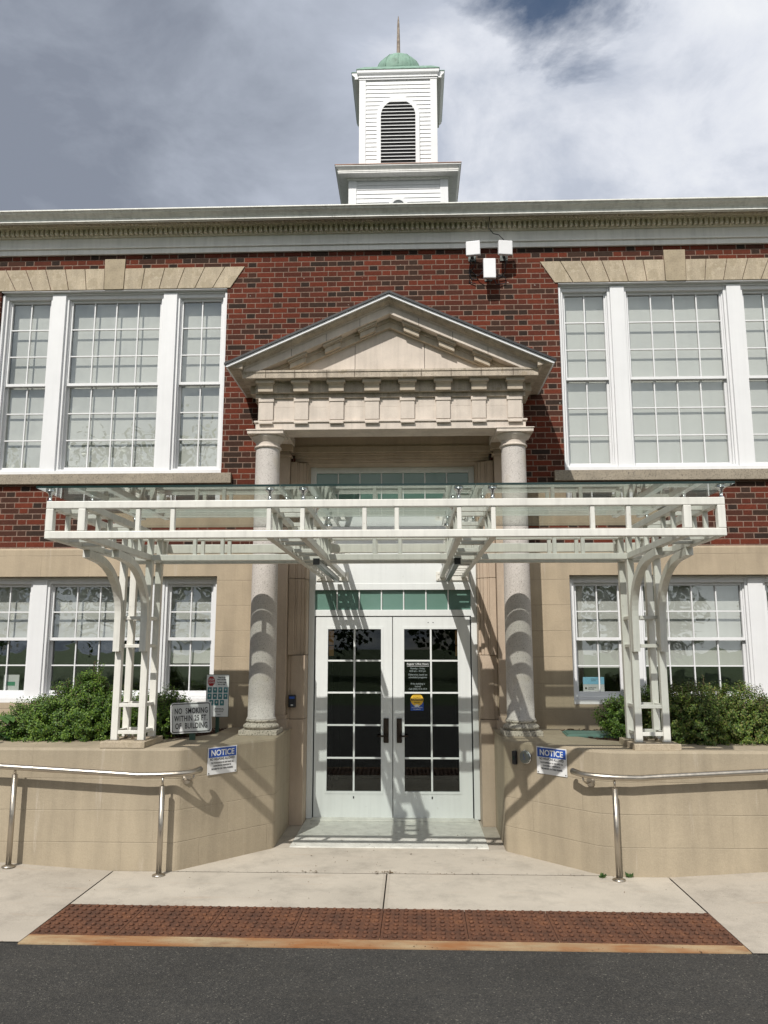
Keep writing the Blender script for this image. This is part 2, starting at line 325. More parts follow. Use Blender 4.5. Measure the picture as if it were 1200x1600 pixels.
# ---------------------------------------------------------------- mesh helpers
class B:
    def __init__(s): s.v = []; s.f = []; s.mi = []; s.cur = 0; s.sm = []
    def face(s, idx, smooth=False): s.f.append(tuple(idx)); s.mi.append(s.cur); s.sm.append(smooth)
    def add(s, verts, faces, smooth=False):
        o = len(s.v); s.v += [tuple(p) for p in verts]
        for f in faces: s.face([o + i for i in f], smooth)
        return s
    def box(s, x0, x1, y0, y1, z0, z1):
        v = [(x0, y0, z0), (x1, y0, z0), (x1, y1, z0), (x0, y1, z0), (x0, y0, z1), (x1, y0, z1), (x1, y1, z1), (x0, y1, z1)]
        return s.add(v, [(0, 3, 2, 1), (4, 5, 6, 7), (0, 1, 5, 4), (1, 2, 6, 5), (2, 3, 7, 6), (3, 0, 4, 7)])
    def obox(s, c, sx, sy, sz, mat3):
        v = []
        for dz in (-1, 1):
            for dx, dy in ((-1, -1), (1, -1), (1, 1), (-1, 1)):
                v.append(Vector(c) + mat3 @ Vector((dx * sx / 2, dy * sy / 2, dz * sz / 2)))
        return s.add(v, [(0, 3, 2, 1), (4, 5, 6, 7), (0, 1, 5, 4), (1, 2, 6, 5), (2, 3, 7, 6), (3, 0, 4, 7)])
    def prism(s, poly, y0, y1, axis='y'):
        """poly in (x,z) extruded along y (or (x,y) along z when axis z, or (y,z) along x)"""
        n = len(poly)
        if axis == 'y': f = lambda a, b, t: (a, t, b)
        elif axis == 'z': f = lambda a, b, t: (a, b, t)
        else: f = lambda a, b, t: (t, a, b)
        v = [f(a, b, y0) for a, b in poly] + [f(a, b, y1) for a, b in poly]
        fs = [tuple(range(n - 1, -1, -1)), tuple(range(n, 2 * n))] + [(i, (i + 1) % n, n + (i + 1) % n, n + i) for i in range(n)]
        return s.add(v, fs)
    def lathe(s, prof, c, seg=32, smooth=True):
        v = []; fs = []
        for (r, z) in prof:
            for i in range(seg):
                a = 2 * math.pi * i / seg; v.append((c[0] + r * math.cos(a), c[1] + r * math.sin(a), c[2] + z))
        for k in range(len(prof) - 1):
            for i in range(seg):
                j = (i + 1) % seg; fs.append((k * seg + i, k * seg + j, (k + 1) * seg + j, (k + 1) * seg + i))
        o = len(s.v); s.v += v
        for f in fs: s.face([o + i for i in f], smooth)
        s.face([o + i for i in range(seg - 1, -1, -1)]); s.face([o + (len(prof) - 1) * seg + i for i in range(seg)])
        return s
    def tube(s, pts, r, seg=12, rect=None, smooth=True, up=(0, 0, 1)):
        pts = [Vector(p) for p in pts]; n = len(pts); rings = []
        if rect: prof = [(-rect[0] / 2, -rect[1] / 2), (rect[0] / 2, -rect[1] / 2), (rect[0] / 2, rect[1] / 2), (-rect[0] / 2, rect[1] / 2)]; smooth = False
        else: prof = [(r * math.cos(2 * math.pi * i / seg), r * math.sin(2 * math.pi * i / seg)) for i in range(seg)]
        up = Vector(up); o = len(s.v)
        for i, p in enumerate(pts):
            if i == 0: t = pts[1] - p
            elif i == n - 1: t = p - pts[i - 1]
            else: t = (pts[i + 1] - p).normalized() + (p - pts[i - 1]).normalized()
            t.normalize(); a = t.cross(up)
            if a.length < 1e-4: a = t.cross(Vector((0, 1, 0)))
            a.normalize(); b = a.cross(t).normalized()
            k = 1.0
            if 0 < i < n - 1: k = 1 / max(.5, t.dot((pts[i + 1] - p).normalized()))
            for (x, y) in prof: s.v.append(tuple(p + a * x * 1 + b * y * k))
        m = len(prof)
        for i in range(n - 1):
            for j in range(m):
                q = (j + 1) % m; s.face((o + i * m + j, o + i * m + q, o + (i + 1) * m + q, o + (i + 1) * m + j), smooth)
        s.face([o + i for i in range(m - 1, -1, -1)]); s.face([o + (n - 1) * m + i for i in range(m)])
        return s
    def pieces(s):
        """connected pieces: faces joined by vertices, pieces joined when their boxes touch"""
        n = len(s.v); par = list(range(n))
        def find(a):
            while par[a] != a: par[a] = par[par[a]]; a = par[a]
            return a
        for f in s.f:
            r0 = find(f[0])
            for i in f[1:]: par[find(i)] = r0
        comp = {}
        for i, f in enumerate(s.f): comp.setdefault(find(f[0]), []).append(i)
        items = []
        for fs in comp.values():
            vs = [s.v[i] for k in fs for i in s.f[k]]
            items.append([[min(v[a] for v in vs) for a in range(3)], [max(v[a] for v in vs) for a in range(3)], fs])
        ch = True
        while ch:
            ch = False
            for i in range(len(items)):
                for j in range(i + 1, len(items)):
                    A_, C_ = items[i], items[j]
                    if all(A_[0][a] <= C_[1][a] + .002 and C_[0][a] <= A_[1][a] + .002 for a in range(3)):
                        A_[0] = [min(A_[0][a], C_[0][a]) for a in range(3)]; A_[1] = [max(A_[1][a], C_[1][a]) for a in range(3)]; A_[2] += C_[2]
                        items.pop(j); ch = True; break
                if ch: break
        return items
    def build_split(s, name, mat, parent, bevel=0):
        out = []
        for lo_, hi_, fs in s.pieces():
            q = B(); idx = {}
            for k in sorted(fs):
                f = []
                for i in s.f[k]:
                    if i not in idx: idx[i] = len(q.v); q.v.append(s.v[i])
                    f.append(idx[i])
                q.face(f, s.sm[k])
            out.append(q.build(name, mat, parent, ((lo_[0] + hi_[0]) / 2, (lo_[1] + hi_[1]) / 2, lo_[2]), bevel))
        return out
    def build(s, name, mat, parent=None, org=(0, 0, 0), bevel=0, loc=None):
        """verts are in world (or local when loc given); origin set to org"""
        me = bpy.data.meshes.new(name); po = Vector(org)
        me.from_pydata([tuple(Vector(p) - po) for p in s.v], [], s.f)
        mats = mat if isinstance(mat, list) else [mat]
        for m_ in mats: me.materials.append(M[m_] if isinstance(m_, str) else m_)
        me.polygons.foreach_set('material_index', s.mi); me.polygons.foreach_set('use_smooth', s.sm)
        bm = bmesh.new(); bm.from_mesh(me); bmesh.ops.recalc_face_normals(bm, faces=bm.faces); bm.to_mesh(me); bm.free()
        me.update(); o = bpy.data.objects.new(name, me); COL.objects.link(o)
        if parent is not None:
            o.parent = parent; w = Vector((0, 0, 0)); p = parent
            while p is not None: w += p.location; p = p.parent
            o.location = (po - w) if loc is None else loc
        else: o.location = po if loc is None else loc
        if bevel:
            b = o.modifiers.new('bevel', 'BEVEL'); b.width = bevel; b.segments = 2; b.limit_method = 'ANGLE'; b.angle_limit = R(40)
        return o
def tag(o, label=None, cat=None, group=None, kind=None):
    if label: o['label'] = label
    if cat: o['category'] = cat
    if group: o['group'] = group
    if kind: o['kind'] = kind
    return o
def empty(name, loc, label=None, cat=None, group=None):
    o = bpy.data.objects.new(name, None); COL.objects.link(o); o.location = loc; o.empty_display_size = .1
    return tag(o, label, cat, group)
def copy_tree(o, parent=None):
    c = o.copy(); COL.objects.link(c)
    if parent is not None: c.parent = parent
    for ch in list(o.children): copy_tree(ch, c)
    return c
def wpos(o):
    w = Vector((0, 0, 0))
    while o is not None: w += o.location; o = o.parent
    return w
def text(name, lines, mat, parent, origin, rx, ry, depth=.0012, bold=.0, squeeze=1.0, space=1.0):
    """lines: (string, x, y, height, align); origin world, rx/ry: local axes unit vectors; all lines joined in one mesh"""
    rx = Vector(rx).normalized(); ry = Vector(ry).normalized(); rn = rx.cross(ry)
    b = B(); org = Vector(origin)
    for (st, x, y, h, al) in lines:
        c = bpy.data.curves.new('txt', 'FONT'); c.body = st; c.size = h * 1.38; c.align_x = al; c.space_character = space; c.extrude = depth; c.offset = bold * h
        c.resolution_u = 3
        t = bpy.data.objects.new('txt', c); COL.objects.link(t)
        bpy.context.view_layer.update()
        me = bpy.data.meshes.new_from_object(t.evaluated_get(bpy.context.evaluated_depsgraph_get()))
        vs = [org + rx * (x + v.co.x * squeeze) + ry * (y + v.co.y) + rn * (v.co.z) for v in me.vertices]
        b.add(vs, [tuple(p.vertices) for p in me.polygons])
        bpy.data.objects.remove(t); bpy.data.curves.remove(c); bpy.data.meshes.remove(me)
    return b.build(name, mat, parent, org)

def wall_grid(b, xs, zs, holes, y0, y1):
    xs = sorted(set(xs)); zs = sorted(set(zs)); nx, nz = len(xs) - 1, len(zs) - 1
    def solid(i, j):
        if i < 0 or j < 0 or i >= nx or j >= nz: return False
        cx = (xs[i] + xs[i + 1]) / 2; cz = (zs[j] + zs[j + 1]) / 2
        return not any(h[0] < cx < h[1] and h[2] < cz < h[3] for h in holes)
    for i in range(nx):
        for j in range(nz):
            if not solid(i, j): continue
            x0, x1, z0, z1 = xs[i], xs[i + 1], zs[j], zs[j + 1]
            b.add([(x0, y0, z0), (x1, y0, z0), (x1, y0, z1), (x0, y0, z1)], [(0, 1, 2, 3)])
            b.add([(x0, y1, z0), (x1, y1, z0), (x1, y1, z1), (x0, y1, z1)], [(3, 2, 1, 0)])
            if not solid(i - 1, j): b.add([(x0, y0, z0), (x0, y1, z0), (x0, y1, z1), (x0, y0, z1)], [(3, 2, 1, 0)])
            if not solid(i + 1, j): b.add([(x1, y0, z0), (x1, y1, z0), (x1, y1, z1), (x1, y0, z1)], [(0, 1, 2, 3)])
            if not solid(i, j - 1): b.add([(x0, y0, z0), (x1, y0, z0), (x1, y1, z0), (x0, y1, z0)], [(3, 2, 1, 0)])
            if not solid(i, j + 1): b.add([(x0, y0, z1), (x1, y0, z1), (x1, y1, z1), (x0, y1, z1)], [(0, 1, 2, 3)])

# ---------------------------------------------------------------- ground
def gz(x, y):
    t = min(1, max(0, (abs(x) - 2.12) / 1.1)); s = min(1, max(0, (y - 4.92) / 1.4)); return .075 * t * s
def slab(name, x0, x1, y0a, y0b, y1a, y1b, mat, dz=0.0, n=14):
    b = B(); o = 0; nx = n; ny = 5; vs = []
    for j in range(ny + 1):
        for i in range(nx + 1):
            x = x0 + (x1 - x0) * i / nx; t = i / nx
            ya = y0a + (y0b - y0a) * t; yb = y1a + (y1b - y1a) * t; y = ya + (yb - ya) * j / ny
            vs.append((x, y, gz(x, y) + dz))
    fs = [(j * (nx + 1) + i, j * (nx + 1) + i + 1, (j + 1) * (nx + 1) + i + 1, (j + 1) * (nx + 1) + i) for j in range(ny) for i in range(nx)]
    b.add(vs, fs)
    return tag(b.build(name, mat), kind='structure')
b = B(); b.add([(-300, -300, -.03), (300, -300, -.03), (300, 300, -.03), (-300, 300, -.03)], [(0, 1, 2, 3)])
tag(b.build('ground', 'grass'), kind='structure')
b = B(); rx = [-60] + [(-6 + .06 * i) for i in range(201)] + [60]
random.seed(3)
vs = [(x, -7.0, -.012) for x in rx] + [(x, 4.862 + .006 * abs(x) + (.03 if x < -1.8 else 0) * min(1, (-1.8 - x) / .8 if x < -1.8 else 0) + random.uniform(-.004, .004), -.006) for x in rx]
n = len(rx); b.add(vs, [(i, i + 1, n + i + 1, n + i) for i in range(n - 1)])
tag(b.build('road', 'asphalt'), kind='structure')
KF = 4.84
b = B(); b.box(-60, 60, KF - .02, 12, -.4, -.015)
tag(b.build('pavement_bed', 'joint'), kind='structure')
J = .005
b = B(); b.box(-2.09, 2.09, KF + .005, 5.0, -.02, .001); b.build('kerb', 'rusttan')['kind'] = 'structure'
slab('pavement', -2.085, -J, 5.55, 5.50, 6.325, 6.325, 'conc2')
slab('pavement', J, 2.085, 5.50, 5.44, 6.325, 6.325, 'conc2')
slab('pavement', -1.9, 1.9, 6.334, 6.334, 7.07, 7.07, 'conc2')
slab('pavement', -1.3, 1.3, 7.071, 7.071, 8.6, 8.6, 'conc')
slab('pavement', -60, -2.096, 4.92, 4.87, 6.9, 6.9, 'conc', n=160)
slab('pavement', 2.096, 60, KF, 4.9, 6.9, 6.9, 'conc', n=160)
b = B(); b.box(-.855, .84, 7.08, 8.19, -.05, .010); b.box(-.80, .80, 8.06, 8.19, .010, .022)
tag(b.build('threshold_plate', 'mat', org=(0, 7.6, 0), bevel=.003), 'pale worn metal threshold plate on the ground in front of the doors', 'threshold')
for (x, w_, o_) in ((0, .02, 0),):
    b = B(); b.box(-.026, -.009, 5.5, 6.32, -.01, .0015); b.box(.009, .026, 5.5, 6.32, -.01, .0015)
    tag(b.build('joint_strips', 'conc'), kind='structure')
# tactile plates
def plate():
    b = B(); W_ = .518
    b.box(.002, W_ - .002, 0, .478, -.02, .004)
    random.seed(11)
    for j in range(8):
        for i in range(9):
            x = .033 + i * .0565; y = .032 + j * .059
            b.lathe([(.0155, 0), (.0140, .009), (.009, .0125)], (x, y, .0035), 8)
    for (x, y) in ((.045, .1), (.47, .38)):
        b.lathe([(.026, 0), (.026, .003), (.018, .007), (.006, .007)], (x, y, .004), 12)
    return b
names = ['rusty cast iron tactile plate at the far left end of the strip', 'rusty tactile plate second from the left end of the strip',
 'rusty tactile plate third from the left end of the strip', 'rusty tactile plate just left of the centre joint in the pavement',
 'rusty tactile plate just right of the centre joint in the pavement', 'rusty tactile plate third from the right end of the strip',
 'rusty tactile plate second from the right end of the strip', 'rusty cast iron tactile plate at the far right end of the strip']
p0 = None
for i in range(8):
    if p0 is None: o = p0 = plate().build('tactile_plate', 'rust')
    else: o = p0.copy(); COL.objects.link(o)
    yy = 4.985 - .035 * i / 8
    o.location = (-2.089 + i * .522, yy + .0, .0); o.rotation_euler = (0, 0, -.0105)
    o.scale = (1.008, (5.53 - 4.985) / .478, 1)
    tag(o, names[i], 'tactile paving', 'tactile plates along the kerb')
# leaf litter
random.seed(5); b = B()
def bit(b, x, y, z, s_):
    a = random.uniform(0, 6.3); n = random.randint(3, 5)
    pts = [(x + s_ * random.uniform(.5, 1) * math.cos(a + 6.28 * k / n), y + .6 * s_ * random.uniform(.5, 1) * math.sin(a + 6.28 * k / n), z + random.uniform(.001, .006)) for k in range(n)]
    b.add(pts, [tuple(range(n))])
for _ in range(90):
    x, y = random.uniform(-1.0, 1.0), random.uniform(6.5, 8.1)
    bit(b, x, y, .012 if abs(x) < .85 and y > 7.08 else .002, random.uniform(.004, .012))
for _ in range(120):
    x = random.gauss(0, 1.2); x = max(-1.75, min(1.75, x)); bit(b, x, 6.325 + random.gauss(0, .012), .002, random.uniform(.003, .010))
for _ in range(60):
    bit(b, random.choice((-.55, .0, .02)) + random.gauss(0, .05), 6.35 + random.gauss(0, .015), .003, random.uniform(.006, .016))
for _ in range(70):
    x = random.uniform(-2.6, 2.6); bit(b, x, 4.86 + random.gauss(0, .02), .0, random.uniform(.003, .008))
for _ in range(50):
    x, y = random.uniform(-2.9, 2.9), random.uniform(5.6, 6.25); bit(b, x, y, gz(x, y) + .002, random.uniform(.003, .008))
tag(b.build('leaf_litter', 'litter'), 'dry leaf bits scattered over the pavement', 'leaf litter', kind='stuff')

# ---------------------------------------------------------------- school building
bld = empty('school_building', (0, 0, 0), 'two storey red brick school with tan stone base, pediment porch and white cupola', 'building')
WY = 7.95
XW = 6.6
up = [(1.77, 4.25, 3.45, 5.50), (-4.25, -1.77, 3.45, 5.50)]
dr = (-1.0, 1.0, -1, 3.71)
b = B(); wall_grid(b, [-XW, XW, -4.25, -1.77, 1.77, 4.25, -1.0, 1.0], [2.68, 3.45, 5.50, 5.96, 3.71], up + [dr], WY, 8.25)
b.build('brick_wall', 'brick', bld)
lo = [(1.77, 4.25, 1.13, 2.39), (-4.25, -1.77, 1.13, 2.39)]
b = B(); wall_grid(b, [-XW, XW, -4.25, -1.77, 1.77, 4.25, -1.0, 1.0], [-.2, 1.13, 2.39, 2.66], lo + [(-1.0, 1.0, -1, 3)], WY - .012, 8.25)
for s in (-1, 1):   # chamfered water table
    x0, x1 = sorted((s * 1.0, s * XW))
    b.prism([(WY - .012, 2.66), (WY - .004, 2.68), (8.2, 2.68), (8.2, 2.66)], x0, x1, 'x')
b.build('stone_wall', 'tan', bld)
# side & back walls, interior
b = B(); b.box(-XW, -XW + .3, 8.25, 20, -.2, 5.96); b.box(XW - .3, XW, 8.25, 20, -.2, 5.96); b.box(-XW, XW, 20, 20.3, -.2, 5.96)
b.build_split('side_wall', 'brick', bld)
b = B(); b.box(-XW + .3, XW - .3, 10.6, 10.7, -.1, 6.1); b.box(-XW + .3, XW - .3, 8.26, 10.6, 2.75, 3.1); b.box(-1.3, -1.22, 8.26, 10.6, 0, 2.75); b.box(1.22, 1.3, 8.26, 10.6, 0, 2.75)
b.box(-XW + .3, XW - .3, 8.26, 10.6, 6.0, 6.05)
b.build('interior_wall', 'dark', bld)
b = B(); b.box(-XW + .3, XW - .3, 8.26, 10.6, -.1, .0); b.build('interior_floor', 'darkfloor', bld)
# lintels, sills
for s in (-1, 1):
    C0 = s * 3.01
    b = B(); zb, zt = 5.502, 5.742
    nv = 6
    for side in (-1, 1):
        for k in range(nv):
            def xb(t): return .108 + (1.275 - .108) * t
            def xt(t): return .112 + (1.425 - .112) * t
            t0, t1 = k / nv, (k + 1) / nv; g_ = .0035
            P_ = [(xb(t0) + g_, zb), (xb(t1) - g_, zb), (xt(t1) - g_, zt), (xt(t0) + g_, zt)]
            P_ = [(C0 + side * px, pz) for px, pz in P_]
            b.prism(P_, WY - .012, WY + .05)
    nb0 = len(b.v) // 2; lts = []
    b.build_split('window_lintel', 'lintel', bld, .002)
    b = B(); b.prism([(C0 - .105, zb - .001), (C0 + .105, zb - .001), (C0 + .113, 5.850), (C0 - .113, 5.850)], WY - .018, WY + .05)
    b.build('keystone', 'keystone', bld, (C0, WY, 5.5), bevel=.003)
    b = B(); x0, x1 = sorted((s * 1.655, s * 4.365)); b.box(x0, x1, WY - .055, 8.05, 3.345, 3.452)
    b.build('window_sill', 'sill', bld, bevel=.004)
    # casings
    b = B()
    for (z0, z1, yy) in ((3.452, 5.50, 8.0), (1.13, 2.39, 8.03)):
        for (a, c) in ((2.325, 2.473), (3.547, 3.695)):
            p, q = sorted((s * a, s * c)); b.box(p, q, yy - .018, 8.2, z0 + .045, z1 - .028)
            b.box(p + .05, q - .05, yy - .021, yy - .018, z0 + .05, z1 - .03) if 0 else None
        p, q = sorted((s * 1.772, s * 4.248))
        b.box(p, q, yy - .004, 8.2, z1 - .03, z1 - .001)
        if z1 > 5: b.box(p, q, WY - .004, yy - .0045, z1 - .010, z1 - .001)
        b.box(p, q, yy - .05, 8.2, z0 - .0 + .001, z0 + .045)
        for (a, c) in ((1.772, 1.80), (4.22, 4.248)):
            p, q = sorted((s * a, s * c)); b.box(p, q, yy - .022, 8.2, z0 + .046, z1 - .031)
    b.build_split('window_casing', 'white', bld, .003)
# window units
def make_window(w, h, cols, rows, name):
    """local: x centred, z from 0, y=0 the outer frame face"""
    b = B(); f = .026
    b.box(-w / 2, -w / 2 + f, 0, .13, 0, h); b.box(w / 2 - f, w / 2, 0, .13, 0, h)
    b.box(-w / 2 + f, w / 2 - f, .004, .13, h - .04, h); b.box(-w / 2 + f, w / 2 - f, -.008, .13, 0, .028)
    b.box(-w / 2 + .012, -w / 2 + f + .012, .03, .05, .03, h - .04); b.box(w / 2 - f - .012, w / 2 - .012, .03, .05, .03, h - .04)
    root = b.build('window', 'white', None, bevel=.002)
    mid = h * .495; iw = w - 2 * f
    for (nm, z0, z1, y0, bot, top) in (('upper_sash', mid - .016, h - .038, .045, .030, .030), ('lower_sash', .027, mid + .012, .078, .042, .028)):
        b = B(); st = .029
        b.box(-iw / 2, -iw / 2 + st, y0, y0 + .03, z0, z1); b.box(iw / 2 - st, iw / 2, y0, y0 + .03, z0, z1)
        b.box(-iw / 2 + st, iw / 2 - st, y0, y0 + .03, z1 - top, z1); b.box(-iw / 2 + st, iw / 2 - st, y0, y0 + .03, z0, z0 + bot)
        gx0, gx1, g0, g1 = -iw / 2 + st, iw / 2 - st, z0 + bot, z1 - top
        for k in range(1, cols):
            x = gx0 + (gx1 - gx0) * k / cols; b.box(x - .0065, x + .0065, y0 + .004, y0 + .02, g0, g1)
        for k in range(1, rows):
            z = g0 + (g1 - g0) * k / rows; b.box(gx0, gx1, y0 + .005, y0 + .019, z - .0065, z + .0065)
        sh = b.build(nm, 'white', root, bevel=.0015)
        b = B(); b.box(gx0 - .005, gx1 + .005, y0 + .0205, y0 + .0245, g0 - .005, g1 + .005)
        b.build('pane', 'glass', root)
    return root
def add_blind(root, w, h, z0):
    b = B(); iw = w - .075; n = 16
    zt = h - .045
    b.box(-iw / 2, iw / 2, .135, .139, z0 + .02, zt); b.box(-iw / 2, iw / 2, .131, .143, z0, z0 + .02)
    # children live in the window's own space
    me = b.build('blind', 'blind', None); me.parent = root; me.location = (0, 0, 0)
    return me
protos = {}
for key, (w, h, c, r) in {'uw': (1.074, 1.975, 4, 3), 'us': (.525, 1.975, 2, 3), 'lw': (1.074, 1.185, 4, 2), 'ls': (.525, 1.185, 2, 2)}.items():
    protos[key] = [make_window(w, h, c, r, key), w, h, False]
def place_window(key, x, y, z, blind):
    pr = protos[key]
    if not pr[3]: o = pr[0]; pr[3] = True; kids = None
    else:
        o = pr[0].copy(); COL.objects.link(o)
        for ch in pr[0].children:
            if ch.name.startswith('blind'): continue
            c = ch.copy(); COL.objects.link(c); c.parent = o
    o.parent = bld; o.location = (x, y, z)
    if blind is not None: add_blind(o, pr[1], pr[2], blind)
    return o
for s in (-1, 1):
    for key, xx in (('us', 2.0625), ('uw', 3.01), ('us', 3.9575)):
        place_window(key, s * xx, 8.012, 3.494, .05)
lows = {-1: (.34, .60, .60), 1: (.30, .315, .315)}
for s in (-1, 1):
    for k, (key, xx) in enumerate((('ls', 2.0625), ('lw', 3.01), ('ls', 3.9575))):
        place_window(key, s * xx, 8.03, 1.176, lows[s][k])

# cornice
b = B()
b.box(-XW - .05, XW + .05, 7.925, 8.3, 5.905, 5.965); b.box(-XW - .05, XW + .05, 7.905, 8.3, 5.965, 5.985); b.box(-XW - .05, XW + .05, 7.918, 8.3, 5.985, 6.09)
b.build('frieze', 'trim', bld, bevel=.002)
b = B(); x = -XW
b.box(-XW, XW, 7.885, 8.25, 6.09, 6.10)
while x < XW:
    b.box(x, x + .030, 7.845, 7.885, 6.100, 6.165); x += .0545
b.box(-XW, XW, 7.885, 8.25, 6.10, 6.165); b.box(-XW, XW, 7.835, 8.25, 6.165, 6.178)
b.box(-XW, XW, 7.82, 8.25, 6.178, 6.20)
x = -XW
while x < XW:
    b.box(x, x + .028, 7.805, 7.82, 6.186, 6.192); x += .048
b.build('dentil_course', 'dentil', bld)
b = B(); b.box(-XW - .1, XW + .1, 7.70, 8.25, 6.20, 6.215); b.build('soffit', 'dentil', bld)
b = B()
gp = [(7.70, 6.165), (7.688, 6.165), (7.68, 6.19), (7.66, 6.205), (7.650, 6.235), (7.650, 6.272), (7.638, 6.274), (7.638, 6.284), (7.70, 6.284), (7.80, 6.216), (7.70, 6.216)]
b.prism([(7.702, 6.150), (7.672, 6.150), (7.672, 6.160), (7.682, 6.166), (7.676, 6.182), (7.655, 6.200), (7.625, 6.218), (7.612, 6.236), (7.600, 6.238), (7.600, 6.250), (7.702, 6.250)], -XW - .1, XW + .1, 'x')
b.box(-XW - .1, XW + .1, 7.69, 7.71, 6.146, 6.1499)
gt = b.build('gutter', 'gutter', bld)
b = B()
for x in (-5.2, -.62, 3.9): b.prism([(7.672, 6.148), (7.672, 6.158), (7.680, 6.164), (7.652, 6.198), (7.622, 6.215), (7.609, 6.236), (7.598, 6.236), (7.598, 6.252), (7.70, 6.252), (7.70, 6.148)], x, x + .010, 'x')
b.build_split('gutter_joint', 'gutter', gt)
b = B(); zr = 6.24
v = [(-XW - .1, 7.7, zr), (XW + .1, 7.7, zr), (XW + .1, 20.5, zr), (-XW - .1, 20.5, zr), (-2.5, 14, 8.75), (2.5, 14, 8.75)]
b.add(v, [(0, 1, 5, 4), (1, 2, 5), (2, 3, 4, 5), (3, 0, 4), (3, 2, 1, 0)])
b.build('roof', 'roof', bld)

# cupola
cy = 13.72
def clap(b, hw, z0, z1, pitch=.083):
    z = z0
    while z < z1 - .01:
        t = min(z1, z + pitch)
        for (ax, sg) in (('x', -1), ('x', 1), ('y', -1), ('y', 1)):
            o1, o0 = hw + .012, hw
            if ax == 'y':
                v = [(-hw, cy + sg * o1, z), (hw, cy + sg * o1, z), (hw, cy + sg * o0, t), (-hw, cy + sg * o0, t), (-hw, cy + sg * o0, z), (hw, cy + sg * o0, z)]
            else:
                v = [(sg * o1, cy - hw, z), (sg * o1, cy + hw, z), (sg * o0, cy + hw, t), (sg * o0, cy - hw, t), (sg * o0, cy - hw, z), (sg * o0, cy + hw, z)]
            b.add(v, [(0, 1, 2, 3), (0, 4, 5, 1)])
        z += pitch
def ringbox(b, hw, z0, z1): b.box(-hw, hw, cy - hw, cy + hw, z0, z1)
b = B(); b.box(-.69, .69, cy - .69, cy + .69, 9.8, 12.02); b.box(-.86, .86, cy - .86, cy + .86, 7.9, 9.9)
clap(b, .69, 9.95, 11.98); clap(b, .86, 8.0, 9.86)
cup = b.build('cupola', 'white', bld)
b = B()
for hw, z0, z1, t in ((.69, 9.95, 11.99, .10), (.86, 8.0, 9.87, .12)):
    for sx in (-1, 1):
        for sy in (-1, 1):
            xa, xb_ = sorted((sx * (hw - t), sx * (hw + .022))); ya, yb_ = sorted((cy + sy * (hw - t), cy + sy * (hw + .022)))
            b.box(xa, xb_, ya, yb_, z0, z1)
b.build_split('corner_board', 'white', cup, .003)
b = B(); ringbox(b, .72, 11.955, 11.99)
pr = [(.735, 11.99), (.735, 12.01), (.722, 12.012), (.722, 12.03), (.745, 12.06), (.755, 12.08), (.755, 12.135)]
def sqloft(b, prof):
    vs = []
    for hw, z in prof: vs += [(-hw, cy - hw, z), (hw, cy - hw, z), (hw, cy + hw, z), (-hw, cy + hw, z)]
    fs = [(3, 2, 1, 0)]
    for k in range(len(prof) - 1):
        for i in range(4):
            j = (i + 1) % 4; fs.append((4 * k + i, 4 * k + j, 4 * k + 4 + j, 4 * k + 4 + i))
    o = 4 * (len(prof) - 1); fs.append((o, o + 1, o + 2, o + 3)); b.add(vs, fs)
sqloft(b, pr)
for sx in (-1, 1):
    P_ = [(.70, 11.985), (.80, 11.985), (.80, 12.005), (.79, 12.007), (.80, 12.03), (.845, 12.075), (.85, 12.09), (.85, 12.118), (.70, 12.118)]
    b.prism([(sx * x, z) for x, z in P_], cy - .70, cy + .74)
b.build('upper_cornice', 'white', cup, bevel=.002)
b = B(); ringbox(b, .90, 9.83, 9.87); ringbox(b, 1.055, 9.87, 9.895); sqloft(b, [(1.062, 9.895), (1.062, 9.912), (1.045, 9.914), (1.05, 9.925), (1.085, 9.965), (1.10, 9.98), (1.10, 10.00)])
b.build('lower_cornice', 'trim', cup, bevel=.002)
b = B(); sqloft(b, [(1.11, 10.002), (1.11, 10.012), (.70, 10.05)]); b.build('cupola_apron', 'coppernew', cup)
b = B(); sqloft(b, [(.765, 12.136), (.765, 12.15), (.62, 12.30), (.48, 12.36)])
b.box(-.86, .86, cy - .71, cy + .745, 12.119, 12.13)
b.build('cupola_roof', 'copper', cup)
b = B(); Rd = .475
b.lathe([(Rd * math.cos(a), Rd * math.sin(a)) for a in [R(x) for x in range(-10, 90, 7)]] + [(.02, Rd)], (0, cy, 12.48), 40)
dm = b.build('dome', 'copper', cup)
b = B()
for k in range(12):
    a0 = 2 * math.pi * k / 12
    pts = [((Rd + .004) * math.cos(t) * math.cos(a0), cy + (Rd + .004) * math.cos(t) * math.sin(a0), 12.48 + (Rd + .004) * math.sin(t)) for t in [R(x) for x in range(0, 88, 8)]]
    b.tube(pts, .004, 5)
b.build('dome_seam', 'copper', dm)
b = B(); b.lathe([(.055, 0), (.045, .04), (.036, .07), (.032, .4), (.022, .8), (.012, .93), (.004, .98)], (0, cy, 12.93), 10); b.build('spire', 'spire', cup)
